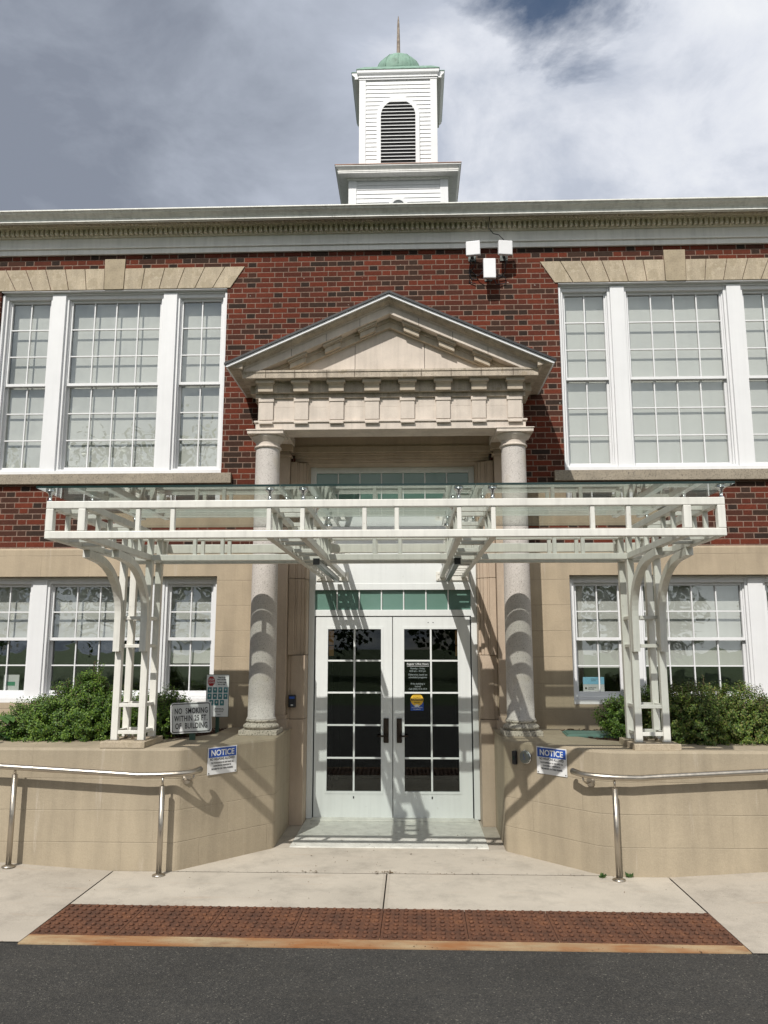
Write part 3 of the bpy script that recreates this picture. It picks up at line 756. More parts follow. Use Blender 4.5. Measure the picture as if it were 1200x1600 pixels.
# arched louver vents (front and the two sides)
def arch_pts(hw, zs, n=14): return [(hw * math.cos(math.pi * k / n), zs + hw * math.sin(math.pi * k / n)) for k in range(n + 1)]
def louver(face):
    fy = cy - .69
    zb, zs, hw = 10.10, 11.22, .315
    ring = B(); o = arch_pts(hw + .075, zs); i = arch_pts(hw, zs)
    for k in range(len(o) - 1): ring.prism([o[k], o[k + 1], i[k + 1], i[k]], fy - .035, fy)
    ring.box(-hw - .075, -hw, fy - .035, fy, zb, zs); ring.box(hw, hw + .075, fy - .035, fy, zb, zs)
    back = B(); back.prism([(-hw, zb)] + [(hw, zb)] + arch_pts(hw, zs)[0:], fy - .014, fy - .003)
    sl_ = B(); z = zb + .02
    while z < zs + hw - .05:
        w_ = hw if z < zs else math.sqrt(max(0, hw * hw - (z - zs) ** 2))
        sl_.prism([(fy - .034, z), (fy - .034, z + .013), (fy - .016, z + .024), (fy - .016, z + .011)], -w_, w_, 'x'); z += .0685
    w_ = math.sqrt(max(0, hw * hw - (z - .06 - zs) ** 2))
    cap = [(x_, z_) for x_, z_ in arch_pts(hw, zs, 30) if z_ > zs + hw * .86]
    sl_.prism(cap, fy - .034, fy - .016)
    objs = []
    for bb, nm, mt in ((ring, 'louver_frame', 'white'), (back, 'louver_back', 'louverback'), (sl_, 'louver', 'white')):
        if face: # rotate about the cupola axis
            ca, sa = math.cos(face), math.sin(face)
            bb.v = [(p[0] * ca - (p[1] - cy) * sa, cy + p[0] * sa + (p[1] - cy) * ca, p[2]) for p in bb.v]
        bb.build(nm, mt, cup)
for a in (0, R(90), R(-90)): louver(a)
b = B(); o = arch_pts(.17, 9.33); i = arch_pts(.11, 9.33)
for k in range(len(o) - 1): b.prism([o[k], o[k + 1], i[k + 1], i[k]], cy - .90, cy - .86)
b.build('round_vent', 'white', cup)

# ---------------------------------------------------------------- portico
FY = 7.27
b = B()
b.box(-1.285, 1.285, FY, 7.55, 3.725, 3.80)          # architrave beams
b.box(-1.285, -1.0, 7.55, WY, 3.725, 3.80); b.box(1.0, 1.285, 7.55, WY, 3.725, 3.80)
b.box(-1.265, 1.265, FY + .012, 7.54, 3.80, 3.95)
b.box(-1.265, -1.01, 7.54, WY, 3.80, 3.95); b.box(1.01, 1.265, 7.54, WY, 3.80, 3.95)
b.box(-1.265, 1.265, FY + .012, WY, 3.95, 4.19)    # frieze and ceiling
b.box(-1.30, 1.30, FY - .014, FY + .005, 3.797, 3.815)     # taenia
for s in (-1, 1):
    p, q = sorted((s * 1.28, s * 1.30)); b.box(p, q, FY + .005, WY, 3.797, 3.815)
ent = b.build('entablature', 'lime', bld, bevel=.002)
B().box(-1.01, 1.01, 7.925, 8.3, 3.7245, 3.955).build('porch_wall', 'jamb', bld)
xs8 = [-1.185 + i * 2.37 / 7 for i in range(8)]
for x in xs8:
    b = B()
    b.box(x - .067, x + .067, FY - .010, FY + .02, 3.822, 4.0); b.box(x - .074, x + .074, FY - .018, FY + .02, 4.0, 4.035)
    b.box(x - .067, x + .067, FY - .030, FY - .0141, 3.780, 3.799)
    b.build('triglyph', 'lime', ent, (x, FY, 3.8), bevel=.002)
b = B()
b.box(-1.29, 1.29, FY - .010, WY, 4.035, 4.078); b.box(-1.285, 1.285, FY - .045, WY, 4.0785, 4.19)
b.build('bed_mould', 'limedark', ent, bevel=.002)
for s in (-1, 1):
    for y in (7.42, 7.68):
        x0, x1 = sorted((s * 1.285, s * 1.36)); B().box(x0, x1, y - .07, y + .07, 4.11, 4.19).build('mutule', 'limeplain', ent, (s * 1.32, y, 4.11), bevel=.003)
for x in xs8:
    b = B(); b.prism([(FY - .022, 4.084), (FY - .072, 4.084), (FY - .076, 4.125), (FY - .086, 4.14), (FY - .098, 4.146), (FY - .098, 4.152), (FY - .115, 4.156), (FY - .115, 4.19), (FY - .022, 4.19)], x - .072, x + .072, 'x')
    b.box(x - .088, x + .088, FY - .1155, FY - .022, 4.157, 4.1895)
    b.build('mutule', 'limeplain', ent, (x, FY, 4.1), bevel=.002)
ped = B(); ped.box(-1.395, 1.395, 7.12, WY, 4.19, 4.256); ped.box(-1.40, 1.40, 7.112, WY, 4.244, 4.266)
ped = ped.build('pediment', 'limedark', bld, bevel=.003)
A0, SL = 5.0, .45
def chev(b, a, c, xe0, xe1, y0, y1, ysl=None, zc=4.266):
    for s in (-1, 1):
        def pt(off, xe):
            x = min(xe, (A0 - off - zc) / SL); return (s * x, A0 - off - SL * x)
        poly = [(0, A0 - a), pt(a, xe0), pt(c, xe1), (0, A0 - c)]
        if ysl is None: b.prism(poly, y0, y1)
        else:
            n = 4; v = [(poly[0][0], y0, poly[0][1]), (poly[1][0], y0, poly[1][1]), (poly[2][0], ysl, poly[2][1]), (poly[3][0], ysl, poly[3][1])] + [(p, y1, q) for p, q in poly]
            b.add(v, [(3, 2, 1, 0), (4, 5, 6, 7), (0, 1, 5, 4), (1, 2, 6, 5), (2, 3, 7, 6), (3, 0, 4, 7)])
b = B(); chev(b, 0, .022, 1.545, 1.542, 7.0, WY); b.build('pediment_roof', 'roofedge', ped)
b = B(); chev(b, .022, .041, 1.535, 1.53, 7.018, WY); chev(b, .041, .053, 1.532, 1.53, 7.008, WY); b.build('drip_edge', 'white', ped)
b = B(); chev(b, .053, .070, 1.525, 1.50, 7.03, WY, 7.045); chev(b, .070, .090, 1.50, 1.43, 7.045, WY, 7.095)
b.build('raking_cyma', 'limedark', ped)
b = B(); chev(b, .090, .096, 1.43, 1.425, 7.098, WY); chev(b, .096, .104, 1.42, 1.42, 7.112, WY); chev(b, .104, .18, 1.41, 1.40, 7.12, WY)
b.build('raking_corona', 'lime', ped, bevel=.002)
b = B(); chev(b, .18, .215, 1.3, 1.3, 7.215, WY); chev(b, .215, .276, 1.3, 1.3, 7.225, WY)
b.build('raking_bed_mould', 'limeplain', ped, bevel=.002)
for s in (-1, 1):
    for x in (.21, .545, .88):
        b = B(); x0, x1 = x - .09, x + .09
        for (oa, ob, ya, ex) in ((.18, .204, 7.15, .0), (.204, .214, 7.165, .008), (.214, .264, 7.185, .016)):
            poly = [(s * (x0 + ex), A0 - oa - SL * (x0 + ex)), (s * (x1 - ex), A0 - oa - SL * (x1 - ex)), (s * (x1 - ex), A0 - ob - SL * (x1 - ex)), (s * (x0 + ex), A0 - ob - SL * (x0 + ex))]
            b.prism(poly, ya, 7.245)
        b.build('raking_mutule', 'limeplain', ped, (s * x, 7.2, A0 - .22 - SL * x), bevel=.002)
zt = A0 - .272
for (x0, x1) in ((-1.0, -.337), (-.333, .333), (.337, 1.0)):
    b = B()
    def zz_(x): return max(4.268, zt - SL * abs(x))
    poly = [(x0, 4.264), (x1, 4.264), (x1, zz_(x1))] + ([(0, zz_(0))] if x0 < 0 < x1 else []) + [(x0, zz_(x0))]
    b.prism(poly, FY, WY)
    b.build('tympanum', 'lime', ped, ((x0 + x1) / 2, FY, 4.26), bevel=.002)
for s in (-1, 1):
    b = B()
    x = lambda a: s * a
    v = [(x(1.395), 4.262), (x(1.43), 4.270), (x(1.50), 4.288), (x(1.525), 4.308), (x(1.38), 4.37), (x(1.38), 4.262)]
    b.prism(v, 7.045, WY)
    b.build('cornice_return', 'limedark', ped)
# block joints on the corona, thin dark lines
b = B()
for x in (-1.17, -.895, -.59, -.33, .30, .58, .86, 1.16): b.box(x - .002, x + .002, 7.1105, 7.1115, 4.192, 4.264)
for s in (-1, 1):
    for x in (.28, .60, .93):
        b.prism([(s * x - .002, A0 - .105 - SL * x), (s * x + .002, A0 - .105 - SL * x), (s * x + .002, A0 - .179 - SL * x), (s * x - .002, A0 - .179 - SL * x)], 7.1185, 7.1195)
b.build('stone_joint', 'joint', ped)
# columns
CY = 7.41
def column():
    b = B(); zb, zt = 1.055, 3.56
    prof = []
    for k in range(15):
        t = k / 14; r = .124 - .009 * (t ** 1.5); prof.append((r, zb + (zt - zb) * t))
    b.lathe([(.134, 1.03), (.134, 1.042)] + [(.125, 1.055)] + prof + [(.115, 3.60), (.115, 3.64)], (0, 0, 0), 56)
    root = b.build('column', 'granite', None)
    b = B(); b.box(-.172, .172, -.172, .172, .905, .948)
    tor = [(.142, .948)] + [(.144 + .020 * math.sin(math.pi * t / 8), .952 + .045 * t / 8) for t in range(9)] + [(.140, 1.0), (.131, 1.005), (.129, 1.014), (.137, 1.016), (.142, 1.024), (.137, 1.033), (.126, 1.036)]
    b.lathe(tor, (0, 0, 0), 48)
    b.build('column_base', 'granitebase', root, bevel=.003)
    b = B(); b.lathe([(.117, 3.565), (.130, 3.568), (.133, 3.576), (.130, 3.584), (.117, 3.588), (.116, 3.625), (.122, 3.628), (.124, 3.634), (.150, 3.658), (.160, 3.672), (.160, 3.684)], (0, 0, 0), 48)
    b.box(-.172, .172, -.172, .172, 3.684, 3.716); b.box(-.18, .18, -.18, .18, 3.716, 3.726)
    b.build('capital', 'lime', root, bevel=.002)
    return root
c0 = column(); c0.parent = bld; c0.location = (-1.185, CY, 0)
c1 = copy_tree(c0); c1.parent = bld; c1.location = (1.18, CY, 0)
# pilasters against the wall and moulded jambs
b = B()
for s in (-1, 1):
    x0, x1 = sorted((s * 1.04, s * 1.28)); b.box(x0, x1, 7.84, WY, 1.03, 3.60)
    for (ex, z0, z1) in ((.02, 3.60, 3.62), (.0, 3.62, 3.66), (.03, 3.66, 3.725), (.03, .9, .99), (.015, .99, 1.03)):
        b.box(x0 - ex, x1 + ex, 7.84 - ex, WY, z0, z1)
b.build_split('pilaster', 'jamb', bld, .003)
for s in (-1, 1):
    b = B()
    for (z0, z1) in ((.0, .985), (.989, 1.60), (1.604, 2.36), (2.364, 3.56)):
        def bx(a, c, y): p, q = sorted((s * a, s * c)); b.box(p, q, y, 8.3, z0, z1)
        if z1 < 1: bx(.862, 1.025, 7.915)
        elif z0 < 1.6:
            bx(.862, 1.03, 7.93); bx(.885, 1.0, 7.922)
        else:
            bx(.862, .885, 7.985); bx(.885, .915, 7.955); bx(.915, .955, 7.94); bx(.955, .972, 7.925); bx(.972, 1.035, 7.905)
    b.build('door_jamb', 'jamb', bld, bevel=.004)
b = B()
for (z0, z1, y) in ((3.56, 3.575, 8.0), (3.575, 3.605, 7.97), (3.605, 3.64, 7.95), (3.64, 3.66, 7.935), (3.66, 3.724, 7.91)):
    b.box(-1.035, 1.035, y, 8.3, z0, z1)
b.build('door_lintel', 'jamb', bld, bevel=.003)
# entrance frame (white panel work) and transoms
DY = 8.2
b = B()
b.box(-.861, -.803, DY - .035, DY + .06, .012, 3.56); b.box(.803, .861, DY - .035, DY + .06, .012, 3.56)
b.box(-.803, .803, DY - .02, DY + .06, 3.50, 3.56); b.box(-.803, .803, DY - .02, DY + .06, 2.275, 3.035)
b.box(-.803, .803, DY - .02, DY + .06, 1.995, 2.058)
b.box(-.803, .803, DY - .026, DY - .0201, 2.262, 2.33); b.box(-.803, .803, DY - .026, DY - .0201, 2.94, 3.035)
fr = b.build('entrance_frame', 'door', bld, bevel=.003)
for (z0, z1) in ((2.058, 2.262), (3.035, 3.50)):
    b = B(); b.box(-.803, .803, DY + .012, DY + .02, z0, z1); tp = b.build('transom_pane', 'greenglass', bld)
    b = B()
    for k in range(1, 7):
        x = -.803 + 1.606 * k / 7; b.box(x - .006, x + .006, DY - .003, DY + .012, z0, z1)
    b.build_split('transom_muntin', 'door', tp)
b = B(); b.box(-.803, -.797, DY - .0, DY + .06, .012, 1.995); b.box(.797, .803, DY, DY + .06, .012, 1.995); b.box(-.797, .797, DY + .02, DY + .06, .012, .03)
b.build('weather_seal', 'black', bld)
# doors
def door(s):
    # hinge at outer side; leaf spans x0..x1
    x0, x1 = sorted((s * .004, s * .790)); o = (s * .79, DY, .02)
    zb, zt = .022, 1.985; g0, g1 = sorted((s * .118, s * .662)) ; z0, z1 = .268, 1.862
    b = B(); y0, y1 = DY - .012, DY + .033
    b.box(x0, g0, y0, y1, zb, zt); b.box(g1, x1, y0, y1, zb, zt); b.box(g0, g1, y0, y1, zb, z0); b.box(g0, g1, y0, y1, z1, zt)
    f = .022
    for (a, c, e, d) in ((g0 - f, g0, z0 - f, z1 + f), (g1, g1 + f, z0 - f, z1 + f)): b.box(a, c, y0 - .005, y0, e, d)
    b.box(g0, g1, y0 - .005, y0, z0 - f, z0); b.box(g0, g1, y0 - .005, y0, z1, z1 + f)
    d = b.build('door_leaf', 'door', bld, o)
    b = B(); b.box(g0, g1, DY + .006, DY + .012, z0, z1); b.build('pane', 'doorglass', d, o)
    b = B(); xm = (g0 + g1) / 2
    b.box(xm - .009, xm + .009, y0 - .002, DY + .004, z0, z1)
    for k in range(1, 5):
        z = z0 + (z1 - z0) * k / 5; b.box(g0, xm - .009, y0 - .001, DY + .004, z - .0085, z + .0085); b.box(xm + .009, g1, y0 - .001, DY + .004, z - .0085, z + .0085)
    b.build('muntin', 'door', d, o, bevel=.0015)
    xh = s * .066
    b = B(); b.box(xh - .026, xh + .026, y0 - .018, y0, .735, .975); hp = b.build('handle', 'bronze', d, (xh, DY, .85), bevel=.007)
    b = B(); b.tube([(xh, y0 - .015, .805), (xh, y0 - .055, .805)], .011, 10); b.tube([(xh, y0 - .052, .805), (xh + s * .09, y0 - .052, .805)], .009, 10); 
    # keyhole rose
    b.build('lever', 'bronze', d, (xh, DY, .805))
    b = B(); b.box(xm - .006, xm + .006, y0 - .004, y0, .20, .222); b.build('lock_pin', 'black', d, o)
    if s > 0:
        b = B(); b.box(xm - .03, xm - .02, y0 - .003, y0, 1.925, 1.932); b.box(xm + .02, xm + .03, y0 - .003, y0, 1.925, 1.932); b.build('screw_cap', 'black', d, o)
    return d
door(-1); door(1)
# vestibule: inner doors frame and sconces
b = B(); b.box(-1.22, 1.22, 10.5, 10.59, 2.1, 2.75)
for x in (-.8, -.02, .76): b.box(x, x + .05, 10.5, 10.59, 0, 2.1)
b.build('inner_door_frame', 'dark', bld)
b = B()
for s in (-1, 1):
    b.box(s * .74 - .055, s * .74 + .055, 9.0, 9.04, 1.58, 1.86)
b.build_split('sconce', 'sconce', bld)
b = B()
for s in (-1, 1):
    b.box(s * .74 - .062, s * .74 + .062, 8.99, 9.0, 1.69, 1.70); b.box(s * .74 - .003, s * .74 + .003, 8.99, 9.0, 1.56, 1.88); b.box(s * .74 - .062, s * .74 + .062, 8.985, 9.05, 1.56, 1.58)
    b.box(s * .74 - .04, s * .74 + .04, 9.045, 9.10, 0, 2.6)
b.build_split('sconce_bracket', 'black', bld)
# ---------------------------------------------------------------- planter walls
def planter(s, label):
    o = (s * 2.5, 6.8, 0)
    if s < 0: P = [(-8, 6.40), (-3.4, 6.335), (-1.63, 6.33), (-.984, 7.06), (-.99, 7.93)]
    else: P = [(8, 6.40), (3.4, 6.31), (1.65, 6.30), (.975, 7.02), (.985, 7.93)]
    inner = [(s * 1.60, 7.93), (s * 1.60, 7.40), (s * 1.66, 7.24), (s * 1.78, 7.05), (s * 1.95, 6.90), (s * 2.3, 6.84), (s * 8, 6.84)]
    # rounded corners
    def rnd(p0, p1, p2, r, n=5):
        a = (Vector(p0) - Vector(p1)).normalized(); c = (Vector(p2) - Vector(p1)).normalized()
        A_, C_ = Vector(p1) + a * r, Vector(p1) + c * r
        return [tuple((1 - t) ** 2 * A_ + 2 * t * (1 - t) * Vector(p1) + t * t * C_) for t in [k / n for k in range(n + 1)]]
    path = [P[0], P[1]] + rnd(P[1], P[2], P[3], .05 if s < 0 else .16) + rnd(P[2], P[3], P[4], .03) + [P[4]]
    poly = path + inner
    b = B(); n = len(poly); np_ = len(path)
    # body with slightly rounded top edge
    ins = []
    for i, p in enumerate(poly):
        if 0 < i < np_ - 1:
            a = (Vector(poly[i + 1]) - Vector(poly[i - 1])).normalized(); nr = Vector((-a.y, a.x)) * (1 if s < 0 else -1)
            ins.append((p[0] + nr.x * .02, p[1] + nr.y * .02))
        elif i == 0: ins.append((p[0], p[1] + .02))
        elif i == np_ - 1: ins.append((p[0] - 0.02 * (-s) * -1, p[1]))
        else: ins.append(p)
    mid = [((a[0] * .7 + c[0] * .3), (a[1] * .7 + c[1] * .3)) for a, c in zip(poly, ins)]
    rings = [(poly, -.2), (poly, .885), (mid, .900), (ins, .905)]
    vs = [(x, y, z) for rg, z in rings for x, y in rg]; fs = []
    for k in range(3):
        for i in range(n):
            j = (i + 1) % n; fs.append((k * n + i, k * n + j, (k + 1) * n + j, (k + 1) * n + i))
    fs.append(tuple(3 * n + i for i in range(n)))
    b.add(vs, fs)
    ob = b.build('planter_wall', 'planter', None, o)
    return tag(ob, label, 'planter wall')
planter(-1, 'low tan painted block planter wall left of the entrance, behind the NO SMOKING side handrail')
planter(1, 'low tan painted block planter wall right of the entrance, with the round steel button')
b = B()
random.seed(9)
for s in (-1, 1):
    N = 30; o = len(b.v); vs = []
    for j in range(9):
        for i in range(60):
            x = s * (1.58 + i * .11); y = 6.8 + j * .1425; vs.append((x, y, .875 + random.uniform(-.02, .03) * (1 if i < 30 else .3)))
    b.add(vs, [(j * 60 + i, j * 60 + i + 1, (j + 1) * 60 + i + 1, (j + 1) * 60 + i) for j in range(8) for i in range(59)])
tag(b.build('soil', 'mulch'), kind='structure')
# mulch chips where it shows
b = B(); random.seed(21)
for s in (-1, 1):
    for _ in range(900):
        x = s * random.uniform(1.6, 2.5); y = random.uniform(6.95, 7.9); a = random.uniform(0, 6.28)
        if abs(x) < 1.75 and y < 7.3: continue
        m3 = Matrix.Rotation(a, 3, 'Z') @ Matrix.Rotation(random.uniform(-.4, .4), 3, 'X')
        b.obox((x, y, .895 + random.uniform(-.01, .012)), random.uniform(.015, .045), random.uniform(.006, .014), .005, m3)
tag(b.build('bark_mulch', 'mulch'), 'reddish brown bark mulch in the planter beds', 'mulch', kind='stuff')

# ---------------------------------------------------------------- canopy
can = empty('entrance_canopy', (0, 6, 0), 'pale green-white steel canopy with glass roof over the doors', 'canopy')
CF = 5.05; T = .05; ZB, ZT = 2.387, 2.637
b = B()
b.box(-2.206, 2.206, CF, CF + T, ZT - T, ZT); b.box(-2.206, 2.206, CF, CF + T, ZB, ZB + T)
for s in (-1, 1):
    p, q = sorted((s * 2.156, s * 2.206)); b.box(p, q, CF, CF + T, ZB + T, ZT - T)
    p, q = sorted((s * 1.941, s * 1.991)); b.box(p, q, CF, CF + T, ZB + T, ZT - T)
TH = .032
thin = [-1.595, -1.365, -.73, -.51, -.105, .105, .51, .73, 1.365, 1.595]
for x in thin:
    b.box(x - .015, x + .015, CF + .008, CF + .042, ZB + T, ZT - T)
b.build('front_frame', 'canopy', can, (0, CF, ZB), bevel=.005)
yrows = [6.43, 6.68]
for yr in yrows:
    b = B()
    b.box(-2.206, 2.206, yr, yr + T, ZB, ZB + T); b.box(-2.206, 2.206, yr, yr + T, ZT - T, ZT)
    for x in [-1.595, -1.365, -.105, .105, 1.365, 1.595]: b.box(x - .015, x + .015, yr + .008, yr + .042, ZB + T, ZT - T)
    b.build('cross_truss', 'canopy', can, (0, yr, ZB), bevel=.004)
b = B(); b.box(-2.206, 2.206, 6.86, 6.91, 2.498, 2.575)
b.build('rear_beam', 'canopy', can, (0, 6.86, 2.5), bevel=.004)
for s in (-1, 1):
    for x in (2.181, 1.966):      # outer side trusses
        b = B(); p, q = s * x - .025, s * x + .025
        b.box(p, q, CF + T, yrows[0], ZB + .001, ZB + T - .001); b.box(p, q, CF + T, yrows[0], ZT - T + .001, ZT - .001)
        b.box(p, q, yrows[0] + T, yrows[1], ZB + .001, ZB + T - .001); b.box(p, q, yrows[0] + T, yrows[1], ZT - T + .001, ZT - .001)
        b.box(p, q, yrows[1] + T, 6.86, ZT - T + .001, ZT - .001)
        for y in (5.34, 5.55, 5.98, 6.2): b.box(s * x - .015, s * x + .015, y - .015, y + .015, ZB + T, ZT - T)
        b.box(p, q, 6.80, 6.85, ZB + .05, ZT - T)
        b.build('side_truss', 'canopy', can, (s * x, 5.7, ZB), bevel=.004)
    for x in (.73, .51):
        b = B(); p, q = s * x - .022, s * x + .022
        for z0 in (ZB + .001, ZT - T + .001):
            for (ya, yb) in ((CF + T, yrows[0]), (yrows[0] + T, yrows[1]), (yrows[1] + T, 6.86 if z0 > 2.5 else 8.165), (6.91, 8.165)):
                if z0 < 2.5 and ya == 6.91: continue
                b.box(p, q, ya, yb, z0, z0 + T - .002)
        for y in (5.30, 5.52, 5.98, 6.2, 7.2, 7.45): b.box(s * x - .015, s * x + .015, y - .015, y + .015, ZB + T, ZT - T)
        for yr in yrows: b.box(p, q, yr + .004, yr + T - .004, ZB + T, ZT - T)
        b.build('roof_truss', 'canopy', can, (s * x, 6.5, ZB), bevel=.004)
    # rungs
    b = B()
    for (xa, xb) in ((.532, .708), (1.991, 2.156)):
        p, q = sorted((s * xa, s * xb))
        ys = (5.33, 5.53, 5.98, 6.2, 7.0, 7.3, 7.5, 7.75, 8.0) if xa < 1 else (5.33, 5.55, 5.98, 6.2)
        for y in ys:
            b.box(p, q, y - .015, y + .015, ZB + .008, ZB + .038); 
            if y < 6.6 or y > 7.6: b.box(p, q, y - .015, y + .015, ZT - .04, ZT - .01)
    b.build_split('rung', 'canopy', can, .003)
    # wall plates
    b = B(); p, q = sorted((s * .45, s * .79)); b.box(p, q, 8.165, 8.1745, ZB - .03, ZB + .06); b.box(p, q, 8.165, 8.1745, ZT - .07, ZT + .03)
    for x in (.475, .765):
        for z in (ZB - .01, ZB + .04): b.box(s * x - .008, s * x + .008, 8.158, 8.165, z - .008, z + .008)
    b.build_split('wall_plate', 'canopy', can, .002)
    # post tower
    b = B(); L = .054; zf = .952
    legx = (2.181, 1.966); legy = (6.43, 6.68)
    for x in legx:
        for y in legy:
            b = B(); b.box(s * x - L / 2, s * x + L / 2, y - .002, y + L - .002, zf, ZB - .0005 if True else 0)
            if True:
                b.box(s * x - .0235, s * x + .0235, y + .003, y + T - .003, ZB + T + .0005, ZT - T - .0005)
            b.build('post', 'canopy', can, (s * x, y, zf), bevel=.004)
    b = B()
    for z in (1.0, 1.21, 1.68, 1.905):
        p, q = sorted((s * (1.966 + L / 2), s * (2.181 - L / 2)))
        for y in legy: b.box(p, q, y + .004, y + .034, z, z + .028)
        for x in legx: b.box(s * x - .015, s * x + .015, legy[0] + L, legy[1], z + .001, z + .027)
    b.build_split('post_rung', 'canopy', can, .003)
    b = B(); p, q = sorted((s * 1.90, s * 2.255)); b.box(p, q, 6.335, 6.80, .9035, .951); pl = b.build('post_plinth', 'lintel', can, (s * 2.1, 6.55, .9), bevel=.004)
    b = B()
    for x in legx:
        for y in legy: b.box(s * x - .045, s * x + .045, y - .015, y + .07, .951, .958); 
    for (dx, dy) in ((.03, .12), (-.04, .16)): b.lathe([(.014, 0), (.014, .035), (.006, .05)], (s * 2.1 + dx, 6.43 + dy, .951), 8)
    b.build_split('base_plate', 'steel', can)
    # curved brackets in front of the front legs
    for x in legx:
        pts = [(s * x, 6.395, 1.65), (s * x, 6.395, 1.86)]
        cy_, cz_, ra, rb = 5.83, 1.93, .565, .42
        for k in range(0, 15):
            a = math.pi / 2 * k / 15; pts.append((s * x, cy_ + ra * math.cos(a), cz_ + rb * math.sin(a)))
        pts += [(s * x, 5.80, cz_ + rb + .003), (s * x, 5.68, cz_ + rb + .012)]
        b = B(); b.tube(pts, 0, rect=(.056, .052), up=(0, 0, 1) if 0 else (1, 0, 0))
        b.build('curved_brace', 'canopy', can, (s * x, 6.39, 1.65))
    # linear lamp under the inner truss
    b = B(); b.box(s * .565 - .022, s * .565 + .022, 6.32, 8.12, ZB - .045, ZB - .004); lamp = b.build('linear_lamp', 'ledgrey', can, (s * .565, 7.2, ZB), bevel=.002)
    b = B(); b.box(s * .565 - .026, s * .565 + .026, 6.295, 6.32, ZB - .05, ZB + .0); b.build('lamp_end_cap', 'black', lamp, (s * .565, 6.3, ZB))
GZ = 2.715
for (x0, x1) in ((-2.255, -.652), (-.648, .612), (.616, 2.255)):
    b = B(); b.box(x0, x1, 5.0, 6.775, GZ, GZ + .012); gp_ = b.build('glass_panel', 'roofglass', can, ((x0 + x1) / 2, 5.9, GZ))
    b = B(); b.box(x0, x1, 4.994, 5.0, GZ - .001, GZ + .013); b.box(x0, x1, 6.775, 6.781, GZ - .001, GZ + .013)
    b.build_split('glass_edge', 'edgeglass', gp_)
def fitting():
    b = B(); b.lathe([(.018, 0), (.018, .008), (.011, .012), (.011, .045), (.016, .048), (.016, .056), (.030, .064), (.032, .070), (.030, .0775)], (0, 0, 0), 16)
    o = b.build('glass_fitting', 'chrome', None); return o
f0 = None
for x in (-2.2, -.73, -.51, .51, .73, 2.2):
    for y in (5.09, 5.78, 6.60):
        if f0 is None: f0 = o = fitting()
        else: o = f0.copy(); COL.objects.link(o)
        yy = y if y < 6.5 else 6.705
        o.parent = can; o.location = Vector((x, yy, ZT)) - can.location

# ---------------------------------------------------------------- handrails
def handrail(s, label):
    hr = empty('handrail', (s * 1.7, 6.2, 0), label, 'handrail', 'handrails on the planter walls')
    if s < 0: A, Bp = Vector((-1.63, 6.33)), Vector((-.984, 7.06))
    else: A, Bp = Vector((1.65, 6.30)), Vector((.975, 7.02))
    d = (Bp - A).normalized(); nr = Vector((d.y, -d.x)) * (1 if s < 0 else -1)   # outward
    if nr.y > 0: nr = -nr
    gap = .115
    # rail line parallel to the walls
    cor = Vector((A.x + (.05 if s < 0 else -.05), A.y - gap - .015)); e = cor + d * (.115 if s < 0 else .18) ; 
    pts = [(s * 7.5, 6.33 - gap - .01, 1.0), (s * 3.4, 6.33 - gap - .005, .805), (s * 1.98, 6.33 - gap - .01, .728)]
    p1 = Vector((s * 1.90, 6.205)); 
    for k in range(9):
        t = k / 8; q = (1 - t) ** 2 * p1 + 2 * t * (1 - t) * cor + t * t * e; pts.append((q.x, q.y, .722 + .012 * t))
    pts.append((*(e + d * .09 - nr * .02), .742)); pts.append((*(e + d * .10 - nr * .045), .738))
    b = B(); b.tube(pts, .0215, 16); b.build('rail', 'steel', hr, (s * 1.7, 6.2, .72))
    for (px, py) in ((1.705, 6.215), (2.86, 6.23), (4.0, 6.2)):
        x = s * px; z0 = gz(x, py); zt = .70 if px < 2 else (.775 if px < 3 else .84)
        b = B(); b.tube([(x, py, z0), (x, py, zt - .055)], .0205, 16); b.lathe([(.048, 0), (.047, .008), (.030, .014), (.023, .02)], (x, py, z0), 20)
        b.tube([(x, py, zt - .055), (x, py, zt + .01)], .009, 10)
        b.build('post', 'steel', hr, (x, py, z0))
    # wall bracket with round flange
    w = A + d * (.085 if s < 0 else .12); c = Vector((w.x, w.y, .665))
    b = B(); n3 = Vector((nr.x, nr.y, 0))
    b.tube([c - n3 * .002, c + n3 * .008], .036, 20); b.tube([c + n3 * .006, c + n3 * .014], .029, 20)
    b.tube([c + n3 * .01, c + n3 * .06 + Vector((0, 0, -.004)), c + n3 * .095 + Vector((0, 0, .015)), c + n3 * .105 + Vector((0, 0, .045))], .0075, 8)
    b.build('wall_bracket', 'steel', hr, c)
    return hr
handrail(-1, 'brushed steel handrail on posts along the left planter wall, below the NO SMOKING sign')
handrail(1, 'brushed steel handrail on posts along the right planter wall, right of the round button')

